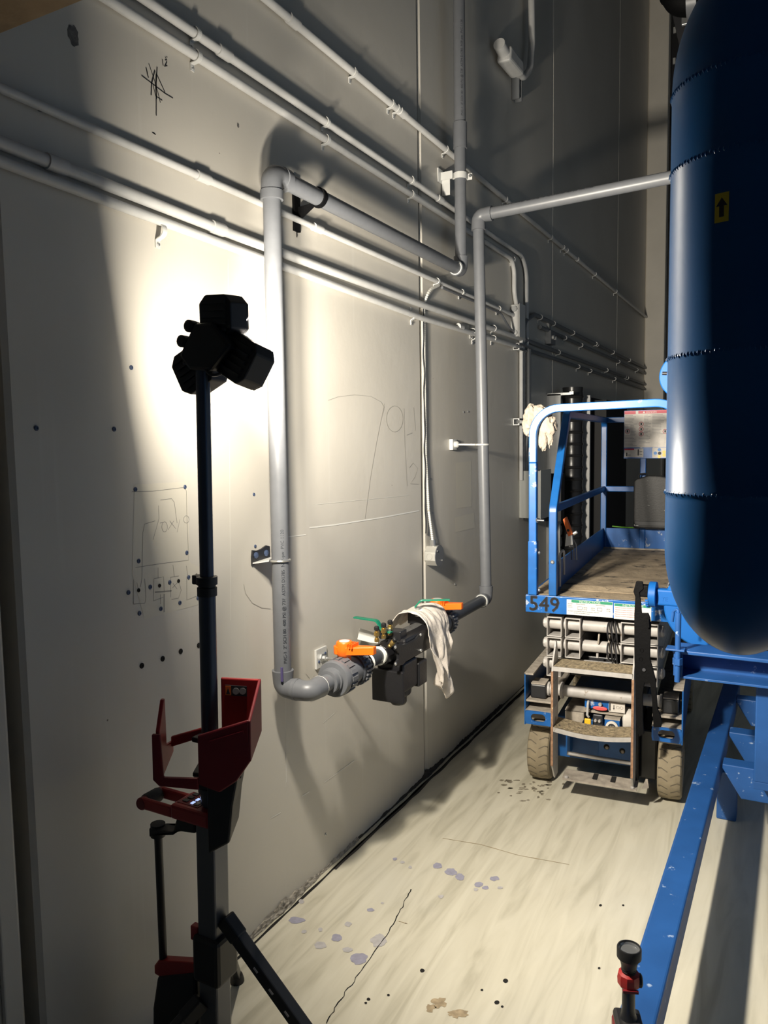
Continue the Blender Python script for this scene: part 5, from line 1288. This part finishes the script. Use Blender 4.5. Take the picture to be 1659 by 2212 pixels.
for u, v in ((1386,1405),(1384,1424)): MB().ring(aty(u, v, yl_ - .0005), (0,1,0), .008, .0018, n=16, k=6).build('lever_hole', 'iron_black', bv)
MB().prism([aty(u, v, yl_ - .014) for u, v in [(1396,1338),(1402,1338),(1403,1356),(1398,1358)]], (0, .014, 0)).build('trigger', 'iron_black', bv, bevel=.002)
MB().box((pn1.x - .060, 3.57, pn1.z - .01), (pn1.x - .018, 3.61, pn1.z + .045)).build('lever_hub', 'iron_black', bv, bevel=.006)
MB().cyl(aty(1391, 1447, yl_ - .006), aty(1391, 1447, yl_ + .004), .008, n=8).build('lever_bolt', 'steel_dark', bv)
# upper valve disc behind the tank
uv = thing('valve_flange', 'blue round valve flange behind the tank above the lift rail', 'valve', (1.30, 3.74, 1.90))
cu_ = aty(1476, 812, 3.74)
MB().lathe((cu_.x, 3.725, cu_.z), (0,1,0), [(.05, 0), (.098, 0), (.102, .004), (.102, .026), (.098, .03), (.05, .03)], n=44).build('flange', 'valve_blue', uv, smooth=True, angle=30)
MB().lathe((cu_.x, 3.66, cu_.z), (0,1,0), [(.06, 0), (.06, .09)], n=28).build('pipe_stub', 'valve_blue', uv, smooth=True, angle=30)
ps = aty(1437, 812, 3.70); MB().tube(fillet([ps + V((-.012, 0, .012)), ps + V((.02, 0, .010)), ps + V((.045, .01, -.012))], .01), .008, n=10).build('stem', 'steel_dark', uv, smooth=True)

# skid frame
sk = thing('skid_frame', 'blue steel skid frame carrying the tank, its long rail running to the camera', 'frame', (1.40, 3.0, 0))
def skb(lo, hi, n, b=.006): return MB().box(lo, hi).build(n, 'skid_blue', sk, bevel=b)
MB().prism([(1.312, 1.0, .23), (1.404, 1.0, .23), (1.440, 4.9, .23), (1.352, 4.9, .23)], (0, 0, .10)).build('rail', 'skid_blue', sk, bevel=.008, seg=3)
MB().prism([(2.40, 1.0, .23), (2.49, 1.0, .23), (2.49, 4.9, .23), (2.40, 4.9, .23)], (0, 0, .10)).build('rail', 'skid_blue', sk, bevel=.008, seg=3)
for y in (3.60, 4.02, 4.57):
    MB().prism([(1.437, y, .33), (1.437, y, .31), (1.515, y, .185), (2.40, y, .185), (2.40, y, .33)], (0, .085, 0)).build('cross_beam', 'skid_blue', sk, bevel=.004)
skb((1.405, 3.76, 0.0), (1.49, 3.85, .232), 'leg')
skb((1.36, 1.25, 0.0), (1.44, 1.34, .232), 'leg'); skb((2.41, 3.76, 0), (2.49, 3.85, .232), 'leg')
skb((1.566, 3.46, .33), (1.66, 3.60, .765), 'post'); skb((1.9, 3.46, .33), (2.0, 3.60, .765), 'post')
skb((1.565, 3.46, .30), (1.70, 3.62, .332), 'post_foot', .002)
# cradle channel under the tank
skb((1.256, 3.492, .762), (2.1, 3.50, .872), 'cradle_web', .002)
skb((1.250, 3.36, .868), (2.1, 3.50, .884), 'cradle_flange', .004)
skb((1.262, 3.37, .762), (2.1, 3.492, .772), 'cradle_flange', .002)
skb((1.254, 3.365, .772), (1.262, 3.492, .868), 'cradle_end', .002)
MB().prism([(1.262, 3.366, .772), (1.29, 3.366, .772), (1.29, 3.366, .868), (1.262, 3.366, .868)], (0, .008, 0)).build('cradle_lip', 'skid_blue', sk)
MB().cyl((1.272, 3.35, .752), (1.272, 3.35, 1.045), .0115, n=14).build('tie_rod', 'skid_blue', sk, smooth=True)
MB().tube(fillet([(1.272, 3.35, 1.03), (1.272, 3.35, 1.065), (1.25, 3.37, 1.045), (1.245, 3.38, 1.0)], .012), .006, n=8).build('rod_hook', 'skid_blue', sk, smooth=True)
MB().lathe((1.272, 3.35, .825), (0,0,1), [(.020, 0), (.020, .028)], n=6).build('rod_nut', 'skid_blue', sk)
MB().box((1.225, 3.335, .884), (1.30, 3.40, .892)).build('rod_washer', 'skid_blue', sk, bevel=.002)

# flashlight standing on the rail
fb = atz(1373, 2214, .33); FX, FY = fb.x + .0, 1.80
FX = 1.358
fl = thing('flashlight', 'black and red cordless flashlight standing on the blue skid rail', 'flashlight', (FX, FY, .3303), (0, 0, math.radians(20)))
def fp(mb, n, m, parent=None, **k): return mb.build(n, m, parent or fl, world=False, **k)
fp(MB().box((-.034, -.042, .0), (.034, .036, .030)), 'battery', 'tool_red_dark', bevel=.006)
fp(MB().box((-.032, -.036, .026), (.032, .034, .050)), 'battery_shoe', 'black_plastic', bevel=.008)
fp(MB().lathe((0, 0, .048), (0,0,1), [(.022, 0), (.0165, .014), (.0155, .03), (.0150, .088)], n=24), 'handle', 'black_satin', smooth=True)
cl = fp(MB().lathe((0, 0, .122), (0,0,1), [(.014, 0), (.019, .004), (.026, .014), (.027, .030), (.025, .040), (.016, .044)], n=10), 'collar', 'tool_red', smooth=True, angle=25)
fp(MB().box((-.018, -.029, .130), (.018, -.022, .136)), 'collar_groove', 'tool_red_dark', cl)
fp(MB().lathe((.022, 0, .145), (1,0,0), [(.016, 0), (.016, .006), (.012, .009)], n=16), 'pivot_cap', 'black_plastic', cl)
hdv = fp(MB().lathe((0, 0, .155), (0,0,1), [(.0165, 0), (.0165, .018), (.020, .034), (.024, .044), (.0285, .048), (.0285, .070), (.027, .073), (.0245, .073), (.0235, .062)], n=36, cap=False), 'head', 'black_plastic', smooth=True, angle=30)
for k in range(4): fp(MB().ring((0, 0, .158 + .006*k), (0,0,1), .0168, .0012, n=24, k=6), 'head_rib', 'black_plastic', hdv)
fp(MB().lathe((0, 0, .2), (0,0,1), [(.0005, .003), (.012, .008), (.021, .019), (.0242, .0245)], n=32, cap=False), 'reflector', 'glass_lens', hdv, smooth=True)
fp(MB().lathe((0, 0, .2195), (0,0,1), [(.0001, 0), (.024, 0)], n=32, cap=False), 'lens', 'glass_lens', hdv)

# ================================================================== MACHINERY BEHIND THE LIFT
# steel plate standing off the wall, ribbed duct, jambs
t = thing('steel_plate', 'grey galvanised steel plate standing out from the wall behind the lift', 'plate', (.2, 5.85, .3))
a, b = aty(1163, 853, 5.85), aty(1211, 849, 5.85)
MB().box((a.x, 5.85, .35), (b.x, 5.858, a.z)).build('plate', 'plate_grey', t)
MB().box((.004, 5.85, a.z - .01), (b.x + .08, 5.87, a.z + .008)).build('top_bracket', 'galvanised', t)
MB().box((b.x + .07, 5.84, a.z - .008), (b.x + .10, 5.86, a.z + .014)).build('bracket_tip', 'galvanised', t)
t = thing('control_box', 'black control box with a light grey side mounted on the steel plate', 'control box', (.2, 5.7, 1.18))
a, b = aty(1160, 1023, 5.60), aty(1206, 1130, 5.60)
MB().box((a.x + .022, 5.60, b.z + .01), (b.x + .02, 5.70, a.z)).build('front', 'black_satin', t, bevel=.003)
MB().box((a.x, 5.60, b.z), (a.x + .022, 5.845, a.z + .005)).build('side', 'plate_grey', t, bevel=.002)
p = aty(1180, 1045, 5.599); MB().box((p.x - .018, 5.596, p.z - .03), (p.x + .018, 5.601, p.z + .03)).build('switch_plate', 'box_grey', t)
MB().tube(fillet([(a.x + .10, 5.63, b.z - .002), (a.x + .11, 5.63, b.z - .25), (a.x + .17, 5.63, b.z - .42)], .1), .009, n=8).build('cable', 'black_satin', t, smooth=True)
da, db = aty(1219, 890, 6.1), aty(1252, 890, 6.1); dc = (da + db)/2; dr = (db.x - da.x)/2 + .02
pr = []; z = .35
while z < 2.12:
    pr += [(dr, z), (dr + .005, z + .006), (dr + .007, z + .012), (dr + .005, z + .018), (dr, z + .024), (dr - .004, z + .055), (dr, z + .088)]; z += .092
MB().lathe((dc.x, 6.12, 0), (0,0,1), pr, n=40).build('ribbed_duct', 'hose_black', smooth=True, angle=30, label='shiny black ribbed drum duct standing behind the lift', cat='duct')
t = thing('door_jamb', 'grey steel jamb with a bright edge beside the black ribbed duct', 'jamb', (.45, 6.3, 0))
a, b, c = aty(1256, 900, 6.3), aty(1271, 900, 6.3), aty(1254, 900, 6.3)
MB().box((a.x + .004, 6.30, .3), (b.x + .012, 6.33, 2.13)).build('face', 'plate_grey', t)
MB().cyl((a.x, 6.295, .3), (a.x, 6.295, 2.12), .006, n=8).build('edge_rod', 'steel_bright', t, smooth=True)
MB().box((dc.x + .02, 6.28, 1.53), (a.x, 6.29, 1.565)).build('bracket', 'galvanised', t)
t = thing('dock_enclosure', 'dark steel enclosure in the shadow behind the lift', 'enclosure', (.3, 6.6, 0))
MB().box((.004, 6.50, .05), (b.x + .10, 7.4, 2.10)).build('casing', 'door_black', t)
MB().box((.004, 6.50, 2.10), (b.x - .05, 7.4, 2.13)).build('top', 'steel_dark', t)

# black pipe fitting high behind the tank
t = thing('black_elbow', 'large black pipe elbow hanging at the top right behind the tank', 'pipe fitting', aty(1465, 20, 5.0))
p = [aty(u, v, 5.0) for u, v in [(1452,-140),(1462,0),(1505,2),(1600,-30)]]
MB().tube(fillet(p, .07, 10), .085, n=24).build('pipe', 'iron_black', t, smooth=True)
q = aty(1463, -4, 5.0); MB().ring(q, (.1, 0, 1), .088, .010, n=28, k=6).build('rib', 'iron_black', t, smooth=True)
q0, q1 = aty(1486, 3, 4.98), aty(1508, -2, 4.98); MB().cyl(q0, q1, .10, n=24).build('collar', 'pvc', t, smooth=True, angle=30)
pz = [aty(u, v, 5.3) for u, v in [(1462,36),(1478,90)]]
MB().sweep([pz[0] + V((-.03,0,.2)), pz[1] + V((.06,0,-.25))], [(-.035, -.02), (.035, -.02), (.035, .02), (-.035, .02)], (1,0,0)).build('brace', 'steel_dark', t)
q = aty(1484, 42, 5.2); MB().box(q - V((.03,.01,.03)), q + V((.03,.01,.03))).build('bolt_plate', 'galvanised', t, bevel=.004)
